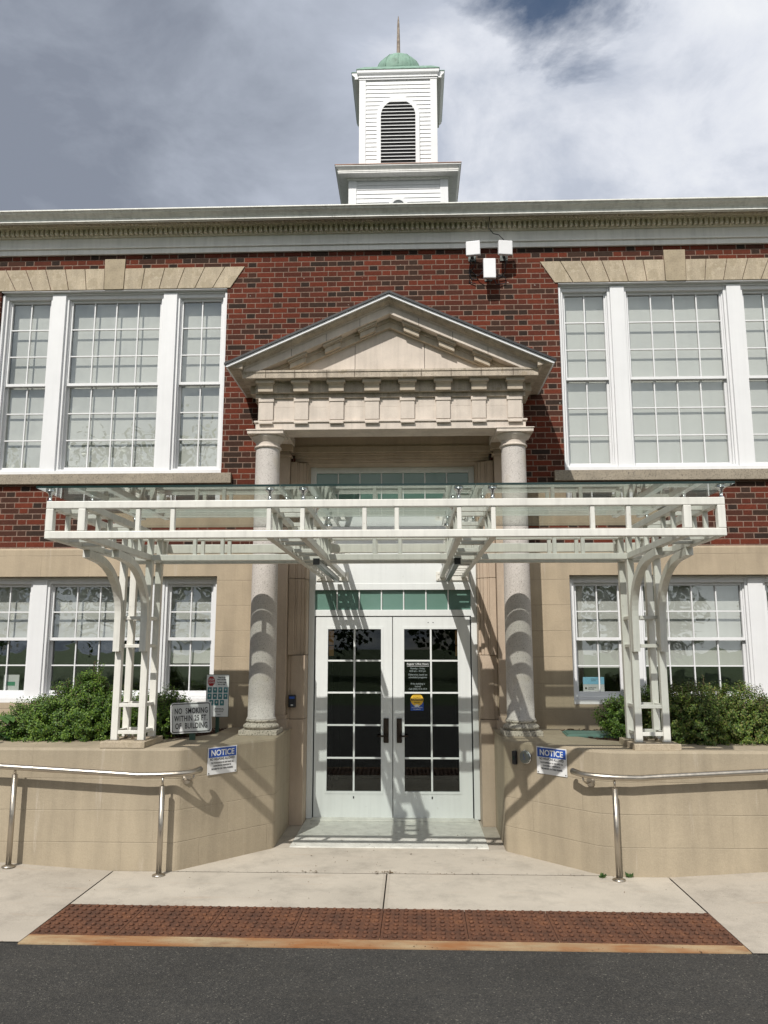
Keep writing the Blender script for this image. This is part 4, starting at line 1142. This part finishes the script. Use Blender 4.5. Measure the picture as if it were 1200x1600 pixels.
# ---------------------------------------------------------------- signs
def notice(s, label):
    if s < 0: A, Bp, c0, c1 = Vector((-1.63, 6.33, 0)), Vector((-.984, 7.06, 0)), .272, .555
    else: A, Bp, c0, c1 = Vector((1.65, 6.30, 0)), Vector((.975, 7.02, 0)), .334, .630
    d = (Bp - A).normalized(); n = Vector((d.y, -d.x, 0))
    if n.y > 0: n = -n
    rx = d if s < 0 else -d
    cen = A + d * (c0 + c1) / 2 + Vector((0, 0, .778)) + n * .006
    W_, H_ = (c1 - c0), .212
    up_ = Vector((0, 0, 1)); m3 = Matrix((rx, -n, up_)).transposed()
    b = B(); b.obox(cen, W_, .003, H_, m3)
    root = b.build('notice_sign', 'signwhite', None, cen); tag(root, label, 'sign', 'blue and white notice signs on the planter walls')
    b = B(); b.obox(cen + n * .0022 + up_ * .062, W_ - .016, .0012, .072, m3); b.build('header_band', 'blue', root, cen)
    f = cen + n * .0042
    text('heading', [('NOTICE', 0, .040, .046, 'CENTER')], 'letterwhite', root, f, rx, up_, .0004, .028, 1.0 if W_ > .285 else .98)
    f = cen + n * .0028
    text('message', [('NO WEAPONS ALLOWED', 0, .003, .020, 'CENTER'), ('THE POSSESSION OF ANY AND ALL', 0, -.023, .0135, 'CENTER'), ('DANGEROUS WEAPONS IS', 0, -.046, .0135, 'CENTER'), ('PROHIBITED ON THESE PREMISES', 0, -.070, .0135, 'CENTER')], 'ink', root, f, rx, up_, .0004, .012, .72, 1.05)
    b = B()
    for sx in (-1, 1): b.obox(cen + n * .003 + rx * sx * (W_ / 2 - .012) - up_ * .094, .008, .003, .008, m3)
    b.build('screw', 'ink', root, cen)
notice(-1, 'blue NOTICE no weapons sign on the left planter wall, under the NO SMOKING sign')
notice(1, 'blue NOTICE no weapons sign on the right planter wall, beside the round button')
# button and box on right angled wall
A, Bp = Vector((1.65, 6.30, 0)), Vector((.975, 7.02, 0)); d = (Bp - A).normalized(); n = Vector((d.y, -d.x, 0)); n = n if n.y < 0 else -n
c = A + d * .745 + Vector((0, 0, .785))
def disc(b, c, n, prof, seg=28):
    q = n.to_track_quat('Z', 'Y').to_matrix(); vs = []; fs = []
    for r, h in prof:
        for i in range(seg):
            a = 2 * math.pi * i / seg; vs.append(c + q @ Vector((r * math.cos(a), r * math.sin(a), h)))
    for k in range(len(prof) - 1):
        for i in range(seg):
            j = (i + 1) % seg; fs.append((k * seg + i, k * seg + j, (k + 1) * seg + j, (k + 1) * seg + i))
    fs.append(tuple((len(prof) - 1) * seg + i for i in range(seg))); fs.append(tuple(range(seg - 1, -1, -1)))
    b.add(vs, fs)
b = B(); disc(b, c, n, [(.057, 0), (.057, .012), (.054, .016)])
rt = b.build('door_opener_button', 'chrome', None, c); tag(rt, 'round steel push button for the door on the right planter wall', 'button')
b = B(); disc(b, c + n * .016, n, [(.050, 0), (.050, .010), (.046, .014), (.0, .0145)]); b.build('push_plate', 'ledgrey', rt, c)
rx = -d; cw = c + n * .0312
b = B(); q = []
# wheelchair emblem: wheel ring, back, head
for k in range(16):
    a0, a1 = R(200) + R(250) * k / 16, R(200) + R(250) * (k + 1) / 16
    P4 = [(.013 * math.cos(a0), .013 * math.sin(a0)), (.013 * math.cos(a1), .013 * math.sin(a1)), (.010 * math.cos(a1), .010 * math.sin(a1)), (.010 * math.cos(a0), .010 * math.sin(a0))]
    b.add([cw + rx * x + Vector((0, 0, y - .006)) for x, y in P4], [(0, 1, 2, 3)])
for P4 in ([(-.003, .004), (0, .004), (.001, .018), (-.004, .018)], [(-.003, .001), (.010, .001), (.010, .004), (-.003, .004)], [(.008, .002), (.011, .002), (.016, -.010), (.013, -.010)], [(-.006, .019), (.001, .019), (.001, .025), (-.006, .025)]):
    b.add([cw + rx * x + Vector((0, 0, y)) for x, y in P4], [(0, 1, 2, 3)])
b.build('wheelchair_emblem', 'blue', rt, c)
c = A + d * .856 + Vector((0, 0, .77)); m3 = Matrix((-d, -n, Vector((0, 0, 1)))).transposed()
b = B(); b.obox(c + n * .015, .040, .030, .112, m3); rt = b.build('intercom_box', 'black', None, c, bevel=.008)
tag(rt, 'slim black box on the right planter wall left of the round button', 'control box')
b = B(); b.obox(c + n * .031, .018, .003, .03, m3); b.build('sensor_window', 'edgeglass', rt, c)
# card reader
c = (-.975, 7.912, 1.16); b = B(); b.box(-1.012, -.938, 7.868, 7.905, 1.10, 1.222); rt = b.build('card_reader', 'black', None, c, bevel=.01)
tag(rt, 'small black card reader on the stone jamb left of the doors', 'card reader')
b = B(); b.box(-1.0, -.95, 7.8665, 7.868, 1.185, 1.205); b.build('display', 'blue', rt, c)
b = B(); b.lathe([(.012, 0), (.012, .002)], (-.975, 7.866, 1.125), 16); b.box(-.985, -.963, 7.8655, 7.868, 1.118, 1.130); b.build('status_light', 'letterwhite', rt, c)
# no smoking sign
c = Vector((-1.69, 6.88, 1.09)); W_, H_ = .352, .256
root = empty('no_smoking_sign', (-1.69, 6.92, .88), 'white NO SMOKING WITHIN 25 FT. OF BUILDING sign on a short green post', 'sign')
tl = R(3.0)
def rr(b, w, h, r, y0, y1, hole=None):
    P_ = []
    for (sx, sz, a0) in ((1, 1, 0), (-1, 1, 90), (-1, -1, 180), (1, -1, 270)):
        for k in range(5):
            a = R(a0 + 22.5 * k); P_.append((sx * (w / 2 - r) + r * math.cos(a), sz * (h / 2 - r) + r * math.sin(a)))
    return P_
def tp(P_): return [(c.x + x * math.cos(tl) - z * math.sin(tl), c.z + x * math.sin(tl) + z * math.cos(tl)) for x, z in P_]
b = B(); b.prism(tp(rr(b, W_, H_, .026, 0, 0)), 6.88, 6.884); pl = b.build('sign_plate', 'signgrey', root, c)
b = B(); o_ = tp(rr(b, W_ - .018, H_ - .018, .02, 0, 0)); i_ = tp(rr(b, W_ - .032, H_ - .032, .014, 0, 0))
for k in range(len(o_)):
    j = (k + 1) % len(o_); b.add([(o_[k][0], 6.8792, o_[k][1]), (o_[j][0], 6.8792, o_[j][1]), (i_[j][0], 6.8792, i_[j][1]), (i_[k][0], 6.8792, i_[k][1])], [(0, 1, 2, 3)])
b.build('border_line', 'ink', pl, c)
rx = Vector((math.cos(tl), 0, math.sin(tl))); uz = Vector((-math.sin(tl), 0, math.cos(tl)))
text('lettering', [('NO  SMOKING', 0.003, .036, .047, 'CENTER'), ('WITHIN 25 FT.', 0, -.026, .047, 'CENTER'), ('OF  BUILDING', .003, -.088, .047, 'CENTER')], 'ink', pl, c + Vector((0, -.0012, 0)), rx, uz, .0003, .024, .62, 1.10)
b = B(); b.box(-1.70, -1.655, 6.888, 6.918, .86, 1.19); b.build('post', 'post', root, (-1.68, 6.9, .86))
# covid poster sign on a post
root = empty('poster_sign', (-1.60, 7.5, .88), 'tall white health poster with red stop octagon and rows of photos beside the window', 'sign')
px0, px1, pz0, pz1, py = -1.722, -1.515, 1.045, 1.425, 7.5
c = Vector(((px0 + px1) / 2, py, (pz0 + pz1) / 2)); b = B(); b.box(px0, px1, py, py + .004, pz0, pz1); pl = b.build('sign_plate', 'signwhite', root, c)
b = B(); b.box(-1.63, -1.60, py + .004, py + .03, .86, 1.41); b.build('post', 'post', root, (-1.6, py, .86))
b = B(); f_ = .004
b.box(px0 - f_, px0, py - .002, py + .006, pz0, pz1); b.box(px1, px1 + f_, py - .002, py + .006, pz0, pz1); b.box(px0, px1, py - .002, py + .006, pz1, pz1 + f_); b.box(px0, px1, py - .002, py + .006, pz0 - f_, pz0); b.build('frame', 'ledgrey', pl, c)
b = B(); oc = [(-1.681 + .036 * math.cos(R(22.5 + 45 * k)), 1.367 + .047 * math.sin(R(22.5 + 45 * k))) for k in range(8)]; b.prism(oc, py - .0015, py); b.build('stop_octagon', 'red', pl, c)
f = Vector((0, py - .0025, 0))
text('octagon_lettering', [('STOP', -1.681, 1.372, .018, 'CENTER'), ('COVID', -1.681, 1.348, .016, 'CENTER')], 'letterwhite', pl, f, (1, 0, 0), (0, 0, 1), .0003, .03, .95)
f = Vector((0, py - .001, 0))
text('poster_text', [('Please do not', -1.583, 1.397, .012, 'CENTER'), ('enter if you have', -1.583, 1.378, .012, 'CENTER'), ('You have a cough', -1.583, 1.352, .012, 'CENTER'), ('fever or chills', -1.583, 1.333, .012, 'CENTER'),
    ('Please call ahead for help', -1.60, 1.115, .008, 'CENTER'), ('Cover your nose and mouth', -1.60, 1.103, .008, 'CENTER'), ('Wash your hands often', -1.60, 1.088, .008, 'CENTER'), ('Thank you', -1.60, 1.062, .007, 'CENTER')], 'ink', pl, f, (1, 0, 0), (0, 0, 1), .0003, .04, .75)
b = B()
for r_ in range(3):
    for q in range(4 if r_ < 2 else 3):
        x = -1.712 + q * .05 + (0 if r_ < 2 else .018); z = 1.262 - r_ * .058
        b.box(x, x + .038, py - .0012, py, z, z + .05)
b.build('photo_panel', 'teal', pl, c)
b = B()
random.seed(2)
for r_ in range(3):
    for q in range(4 if r_ < 2 else 3):
        x = -1.712 + q * .05 + (0 if r_ < 2 else .018) + .019; z = 1.262 - r_ * .058 + .028
        b.prism([(x + .008 * math.cos(a), z + .011 * math.sin(a)) for a in [R(60 * k) for k in range(6)]], py - .002, py - .0013)
b.build('photo_spot', 'paper', pl, c)
# posters inside windows
c = Vector((2.01, 8.15, 1.21)); rt = B().box(1.905, 2.115, 8.142, 8.146, 1.205, 1.385).build('window_leaflet', 'paper', None, c)
tag(rt, 'pale blue and white leaflet standing inside the lower right window', 'leaflet')
B().box(1.905, 2.115, 8.1405, 8.1418, 1.315, 1.385).build('blue_band', 'lblue', rt, c)
text('leaflet_text', [('Stay healthy at home', 1.985, 1.362, .010, 'LEFT'), ('and at school', 1.985, 1.345, .010, 'LEFT'), ('Town Office information', 1.955, 1.278, .009, 'LEFT'), ('Monday to Friday', 1.955, 1.264, .009, 'LEFT')], 'ink', rt, Vector((0, 8.1400, 0)), (1, 0, 0), (0, 0, 1), .0002, .02, .62)
b = B(); b.prism([(1.933 + .009 * math.cos(R(30 * k)), 1.276 + .011 * math.sin(R(30 * k))) for k in range(12)], 8.1410, 8.142); b.build('round_emblem', 'ink', rt, c)
c = Vector((-3.9, 8.15, 1.2)); rt = B().box(-3.99, -3.83, 8.142, 8.146, 1.205, 1.40).build('window_notice', 'paper', None, c)
tag(rt, 'grey notice with a green block inside the lower left window', 'notice')
B().box(-3.965, -3.87, 8.1405, 8.1418, 1.29, 1.33).build('green_block', 'grn', rt, c)
# door decals
c = Vector((.24, DY - .004, 1.4))
root = empty('office_hours_decal', (.245, DY - .002, 1.35), 'white vinyl Regular Office Hours lettering on the right door glass', 'door lettering')
YF = DY + .0035
text('lettering', [('Monday - Friday', .255, 1.458, .018, 'CENTER'), ('8:30 am - 4:30 pm', .255, 1.432, .018, 'CENTER'), ('Otherwise, based on', .255, 1.396, .018, 'CENTER'), ('scheduled programs', .255, 1.370, .018, 'CENTER'),
    ('If the building is', .255, 1.306, .018, 'CENTER'), ('locked', .255, 1.280, .018, 'CENTER'), ('Call (555) 414-1014', .255, 1.254, .018, 'CENTER')], 'greyvinyl', root, Vector((0, YF, 0)), (1, 0, 0), (0, 0, 1), .0003, .012, .92)
text('heading', [('Regular Office Hours', .255, 1.503, .020, 'CENTER')], 'letterwhite', root, Vector((0, YF, 0)), (1, 0, 0), (0, 0, 1), .0003, .012, .93)
b = B(); b.box(.145, .37, YF - .0003, YF + .0003, 1.488, 1.4915); b.box(.145, .37, YF - .0003, YF + .0003, 1.524, 1.526); b.build('underline', 'letterwhite', root, c)
c = Vector((.245, YF, 1.16)); b = B(); b.prism([(.245 + .064 * math.cos(R(10 * k)), 1.155 + .064 * math.sin(R(10 * k))) for k in range(36)], YF - .0003, YF + .0012)
rt = b.build('door_sticker', 'yellow', None, c); tag(rt, 'round yellow caution automatic door sticker with blue square below it', 'sticker')
b = B(); b.box(.18, .312, YF + .0013, YF + .002, 1.048, 1.13); b.build('blue_square', 'blue', rt, c)
b = B(); b.box(.186, .304, YF - .001, YF - .0004, 1.146, 1.168); b.build('black_band', 'ink', rt, c)
text('band_lettering', [('CAUTION', .245, 1.150, .015, 'CENTER')], 'yellow', rt, Vector((0, YF - .0014, 0)), (1, 0, 0), (0, 0, 1), .0002, .03)
text('sticker_lettering', [('AUTOMATIC', .245, 1.176, .010, 'CENTER'), ('DOOR', .245, 1.122, .014, 'CENTER')], 'ink', rt, Vector((0, YF - .0006, 0)), (1, 0, 0), (0, 0, 1), .0002, .03)
text('square_lettering', [('ACTIVATE SWITCH', .245, 1.075, .009, 'CENTER'), ('TO OPERATE', .245, 1.057, .009, 'CENTER')], 'letterwhite', rt, Vector((0, YF + .0008, 0)), (1, 0, 0), (0, 0, 1), .0002, .03)
b = B(); b.prism([(.225, 1.085), (.265, 1.085), (.275, 1.10), (.258, 1.098), (.262, 1.108), (.228, 1.108), (.232, 1.098), (.215, 1.10)], YF - .0008, YF + .0012); b.build('star_shape', 'letterwhite', rt, c)

# ---------------------------------------------------------------- antennas on the brick
def antenna(cx, cz, w, h, yaw, roll, tilt, label, cable):
    c = Vector((cx, 7.80, cz)); m3 = Matrix.Rotation(R(yaw), 3, 'Z') @ Matrix.Rotation(R(tilt), 3, 'X') @ Matrix.Rotation(R(roll), 3, 'Y')
    b = B(); b.obox(c, w, .045, h, m3); rt = b.build('wireless_antenna', 'antenna', None, c, bevel=.008)
    tag(rt, label, 'antenna', 'white antennas on the brick above the pediment')
    b = B(); b.tube([c + m3 @ Vector((0, .02, 0)), (cx, 7.90, cz - .02), (cx, 7.952, cz - .02)], .018, 8); b.box(cx - .04, cx + .04, 7.94, 7.95, cz - .07, cz + .03); b.build('mounting_arm', 'ledgrey', rt, c)
    b = B()
    for cb in cable: b.tube(cb, .0045, 6)
    b.build('cable', 'cable', rt, c)
sgn = lambda *p: p
antenna(.868, 5.83, .150, .155, -10, 0, 4, 'square white antenna upper left of the three', [[(.85, 7.84, 5.76), (.84, 7.9, 5.70), (.83, 7.93, 5.62), (.86, 7.94, 5.55), (.93, 7.94, 5.56)], [(.90, 7.84, 5.76), (.89, 7.9, 5.68), (.84, 7.93, 5.63), (.83, 7.94, 5.52), (.90, 7.93, 5.50)]])
antenna(1.205, 5.83, .150, .155, 8, 0, 4, 'square white antenna upper right of the three, with a cable to the eave', [[(1.20, 7.83, 5.90), (1.20, 7.88, 5.97), (1.15, 7.87, 6.02), (1.09, 7.86, 6.03), (1.04, 7.84, 6.09), (1.05, 7.80, 6.19)], [(1.20, 7.85, 5.76), (1.22, 7.9, 5.69), (1.21, 7.93, 5.62), (1.16, 7.94, 5.58), (1.10, 7.92, 5.57)]])
antenna(1.035, 5.60, .130, .22, 2, 0, 0, 'tall white rectangular antenna, lowest of the three', [[(1.09, 7.83, 5.60), (1.14, 7.9, 5.58), (1.22, 7.93, 5.56), (1.22, 7.94, 5.50), (1.12, 7.92, 5.48), (1.08, 7.85, 5.52)], [(.98, 7.83, 5.6), (.93, 7.9, 5.57), (.90, 7.93, 5.60), (.86, 7.94, 5.64)]])

# utility lid in the right bed
c = Vector((1.78, 7.3, .9)); b = B()
m3 = Matrix.Rotation(R(-4), 3, 'Z'); b.obox((1.80, 7.42, .905), .46, .36, .02, m3); b.obox((1.80, 7.42, .917), .43, .33, .012, m3)
rt = b.build('utility_box', 'lid', None, (1.8, 7.42, .9), bevel=.004); tag(rt, 'green plastic utility box lid in the bed right of the right column', 'utility box')

# ---------------------------------------------------------------- shrubs
def shrub(name, label, blobs, mat, n, leaf, seed, grp='evergreen shrubs in the planters', up_bias=.25):
    random.seed(seed); base = Vector((blobs[0][0], blobs[0][1], .88))
    root = empty(name, base, label, 'shrub', grp)
    b = B(); tw = B(); tot = sum((q[3] * q[4] + q[4] * q[5] + q[3] * q[5]) for q in blobs)
    for (cx, cy_, cz, rx_, ry_, rz_) in blobs:
        k = int(n * (rx_ * ry_ + ry_ * rz_ + rx_ * rz_) / tot)
        for i in range(k // 9):
            # twig tip in the shell
            while True:
                v = Vector((random.gauss(0, 1), random.gauss(0, 1), random.gauss(0, 1))); 
                if v.length > .1: break
            v.normalize()
            if v.z < -.5: continue
            rad = (1 - abs(random.gauss(0, .12))) * (1 + .24 * mnoise.noise(v * 2.2 + Vector((seed, 0, 0))) + .22 * mnoise.noise(v * 6.5 + Vector((0, seed, 0))))
            if random.random() < .03: rad += random.uniform(.0, .06)
            p = Vector((cx + v.x * rx_ * rad, cy_ + v.y * ry_ * rad, cz + v.z * rz_ * rad))
            if p.z < .89: continue
            if mnoise.noise(p * 13 + Vector((seed, 3, 0))) < -.12 and rad > .78: p = p - v * random.uniform(.03, .09)
            if mnoise.noise(p * 15 + Vector((seed, 3, 5))) < -.22: continue
            dr_ = (v + Vector((random.uniform(-.4, .4), random.uniform(-.4, .4), up_bias + random.uniform(-.2, .4)))).normalized()
            s1 = dr_.cross(Vector((0, 0, 1)) if abs(dr_.z) < .9 else Vector((1, 0, 0))).normalized(); s2 = dr_.cross(s1)
            if i % 6 == 0: tw.tube([p - dr_ * .16, p + dr_ * .03], .0022, 4)
            for q in range(9):
                t = -.055 + q * .011 + random.uniform(-.004, .004); a = q * 2.4 + random.uniform(-.5, .5)
                od = (s1 * math.cos(a) + s2 * math.sin(a)); ld = (od * .95 + dr_ * random.uniform(.0, .6)).normalized()
                L_ = leaf * random.uniform(.7, 1.25); wv = ld.cross(dr_ + Vector((random.uniform(-.3, .3),) * 3)).normalized() * L_ * .33
                st = p + dr_ * t; up2 = ld.cross(wv).normalized() * L_ * .08
                m_ = st + ld * L_ * .5
                b.add([st, m_ + wv + up2, st + ld * L_, m_ - wv + up2], [(0, 1, 2, 3)])
    b.build('foliage', mat, root, base)
    # stems
    for (cx, cy_, cz, rx_, ry_, rz_) in blobs:
        for k in range(9):
            a = random.uniform(0, 6.28); e = Vector((cx + rx_ * .6 * math.cos(a), cy_ + ry_ * .6 * math.sin(a), cz + rz_ * random.uniform(0, .6)))
            st = Vector((cx + random.uniform(-.06, .06), cy_ + random.uniform(-.06, .06), .86)); m_ = (st + e) / 2 + Vector((0, 0, .05))
            tw.tube([st, m_, e], .006, 5)
    tw.build('stem', 'bark', root, base)
    return root
shrub('evergreen_shrub', 'large bright green shrub filling the left planter in front of the windows', [(-2.68, 7.02, 1.02, .42, .34, .36), (-3.02, 7.0, .98, .33, .32, .27), (-2.64, 7.08, 1.20, .17, .18, .30), (-2.38, 7.06, 1.0, .25, .26, .28)], 'leafA', 135000, .0195, 1)
shrub('evergreen_shrub', 'smaller rounded green shrub between the left canopy posts and the NO SMOKING sign', [(-2.02, 7.22, 1.04, .24, .24, .24), (-2.20, 7.25, 1.06, .16, .18, .2)], 'leafA', 40000, .0195, 2)
shrub('evergreen_shrub', 'wide clipped shrub with reddish tips in the right planter beyond the canopy posts', [(2.62, 6.98, 1.03, .40, .34, .33), (2.95, 7.0, 1.03, .42, .34, .30), (3.4, 7.0, 1.0, .35, .32, .24), (2.40, 7.02, 1.02, .28, .28, .31)], 'leafB', 150000, .0195, 3)
shrub('evergreen_shrub', 'small dark shrub behind the right canopy posts beside the leaflet window', [(2.06, 7.22, 1.04, .22, .22, .22), (2.30, 7.2, 1.08, .24, .2, .24)], 'leafA', 36000, .0195, 4)
# broad leaved plant far left
def broadleaf():
    random.seed(31); base = Vector((-3.38, 6.86, .88)); root = empty('broadleaf_plant', base, 'broad leaved green plant at the far left edge of the planter', 'plant')
    b = B(); st = B()
    for k in range(46):
        a = random.uniform(0, 6.28); e = random.uniform(.15, 1.2); L_ = random.uniform(.12, .30)
        dv = Vector((math.cos(a) * math.cos(e), math.sin(a) * math.cos(e), math.sin(e))); p = base + Vector((random.uniform(-.12, .12), random.uniform(-.1, .1), 0)); q = p + dv * L_
        st.tube([p, (p + q) / 2 + Vector((0, 0, .02)), q], .003, 5)
        h = Vector((dv.x, dv.y, .05)).normalized(); sd = h.cross(Vector((0, 0, 1))).normalized(); ln = random.uniform(.08, .14); w_ = ln * .33; n = 7; rows = []
        for i in range(n + 1):
            t = i / n; c_ = q + h * ln * t + Vector((0, 0, -.05 * t * t * ln / .1)); ww = w_ * math.sin(math.pi * min(1, t * .93 + .05)) ** .7
            rows += [c_ - sd * ww + Vector((0, 0, .012)), c_, c_ + sd * ww + Vector((0, 0, .012))]
        fs = []
        for i in range(n): fs += [(3 * i, 3 * i + 1, 3 * i + 4, 3 * i + 3), (3 * i + 1, 3 * i + 2, 3 * i + 5, 3 * i + 4)]
        b.add(rows, fs, True)
    b.build_split('leaf', 'hosta', root); st.build('stem', 'hosta', root, base)
broadleaf()
# weeds at the wall foot
def weed(x, y, label, seed):
    random.seed(seed); b = B(); z = gz(x, y)
    for k in range(14):
        a = random.uniform(0, 6.28); L_ = random.uniform(.02, .05); e = random.uniform(.5, 1.4); p = Vector((x + random.uniform(-.015, .015), y, z))
        dv = Vector((math.cos(a) * math.cos(e), -abs(math.sin(a)) * math.cos(e), math.sin(e))); sd = dv.cross(Vector((0, 1, .2))).normalized() * .009; q = p + dv * L_
        b.add([p, p + dv * L_ * .55 + sd, q, p + dv * L_ * .55 - sd], [(0, 1, 2, 3)])
    tag(b.build('weed', 'hosta', None, (x, y, z)), label, 'weed', 'weeds at the foot of the right planter wall')
weed(1.60, 6.27, 'tiny weed just left of the right handrail post', 1); weed(1.80, 6.285, 'tiny upright weed just right of the right handrail post', 2)

# ---------------------------------------------------------------- across the road (seen only in reflections)
random.seed(77); b = B()
for k in range(26):
    cx = -55 + k * 4.4 + random.uniform(-1.5, 1.5); cyy = random.uniform(-34, -24); h = random.uniform(6, 11) if not -26 < cx < -10 else random.uniform(13, 17); r_ = random.uniform(2.2, 3.6)
    for i in range(1700):
        v = Vector((random.gauss(0, 1), random.gauss(0, 1), random.gauss(0, 1))).normalized() * random.uniform(.45, 1.05)
        p = Vector((cx + v.x * r_, cyy + v.y * r_, h * .55 + v.z * h * .45)); s_ = random.uniform(.10, .24)
        a_ = Vector((random.uniform(-1, 1), random.uniform(-1, 1), random.uniform(-1, 1))).normalized(); c_ = a_.cross(Vector((.3, .5, .8))).normalized()
        b.add([p - a_ * s_, p + c_ * s_, p + a_ * s_, p - c_ * s_], [(0, 1, 2, 3)])
tag(b.build('woods', 'treeleaf'), 'leafy woods across the road', 'woods', kind='stuff')
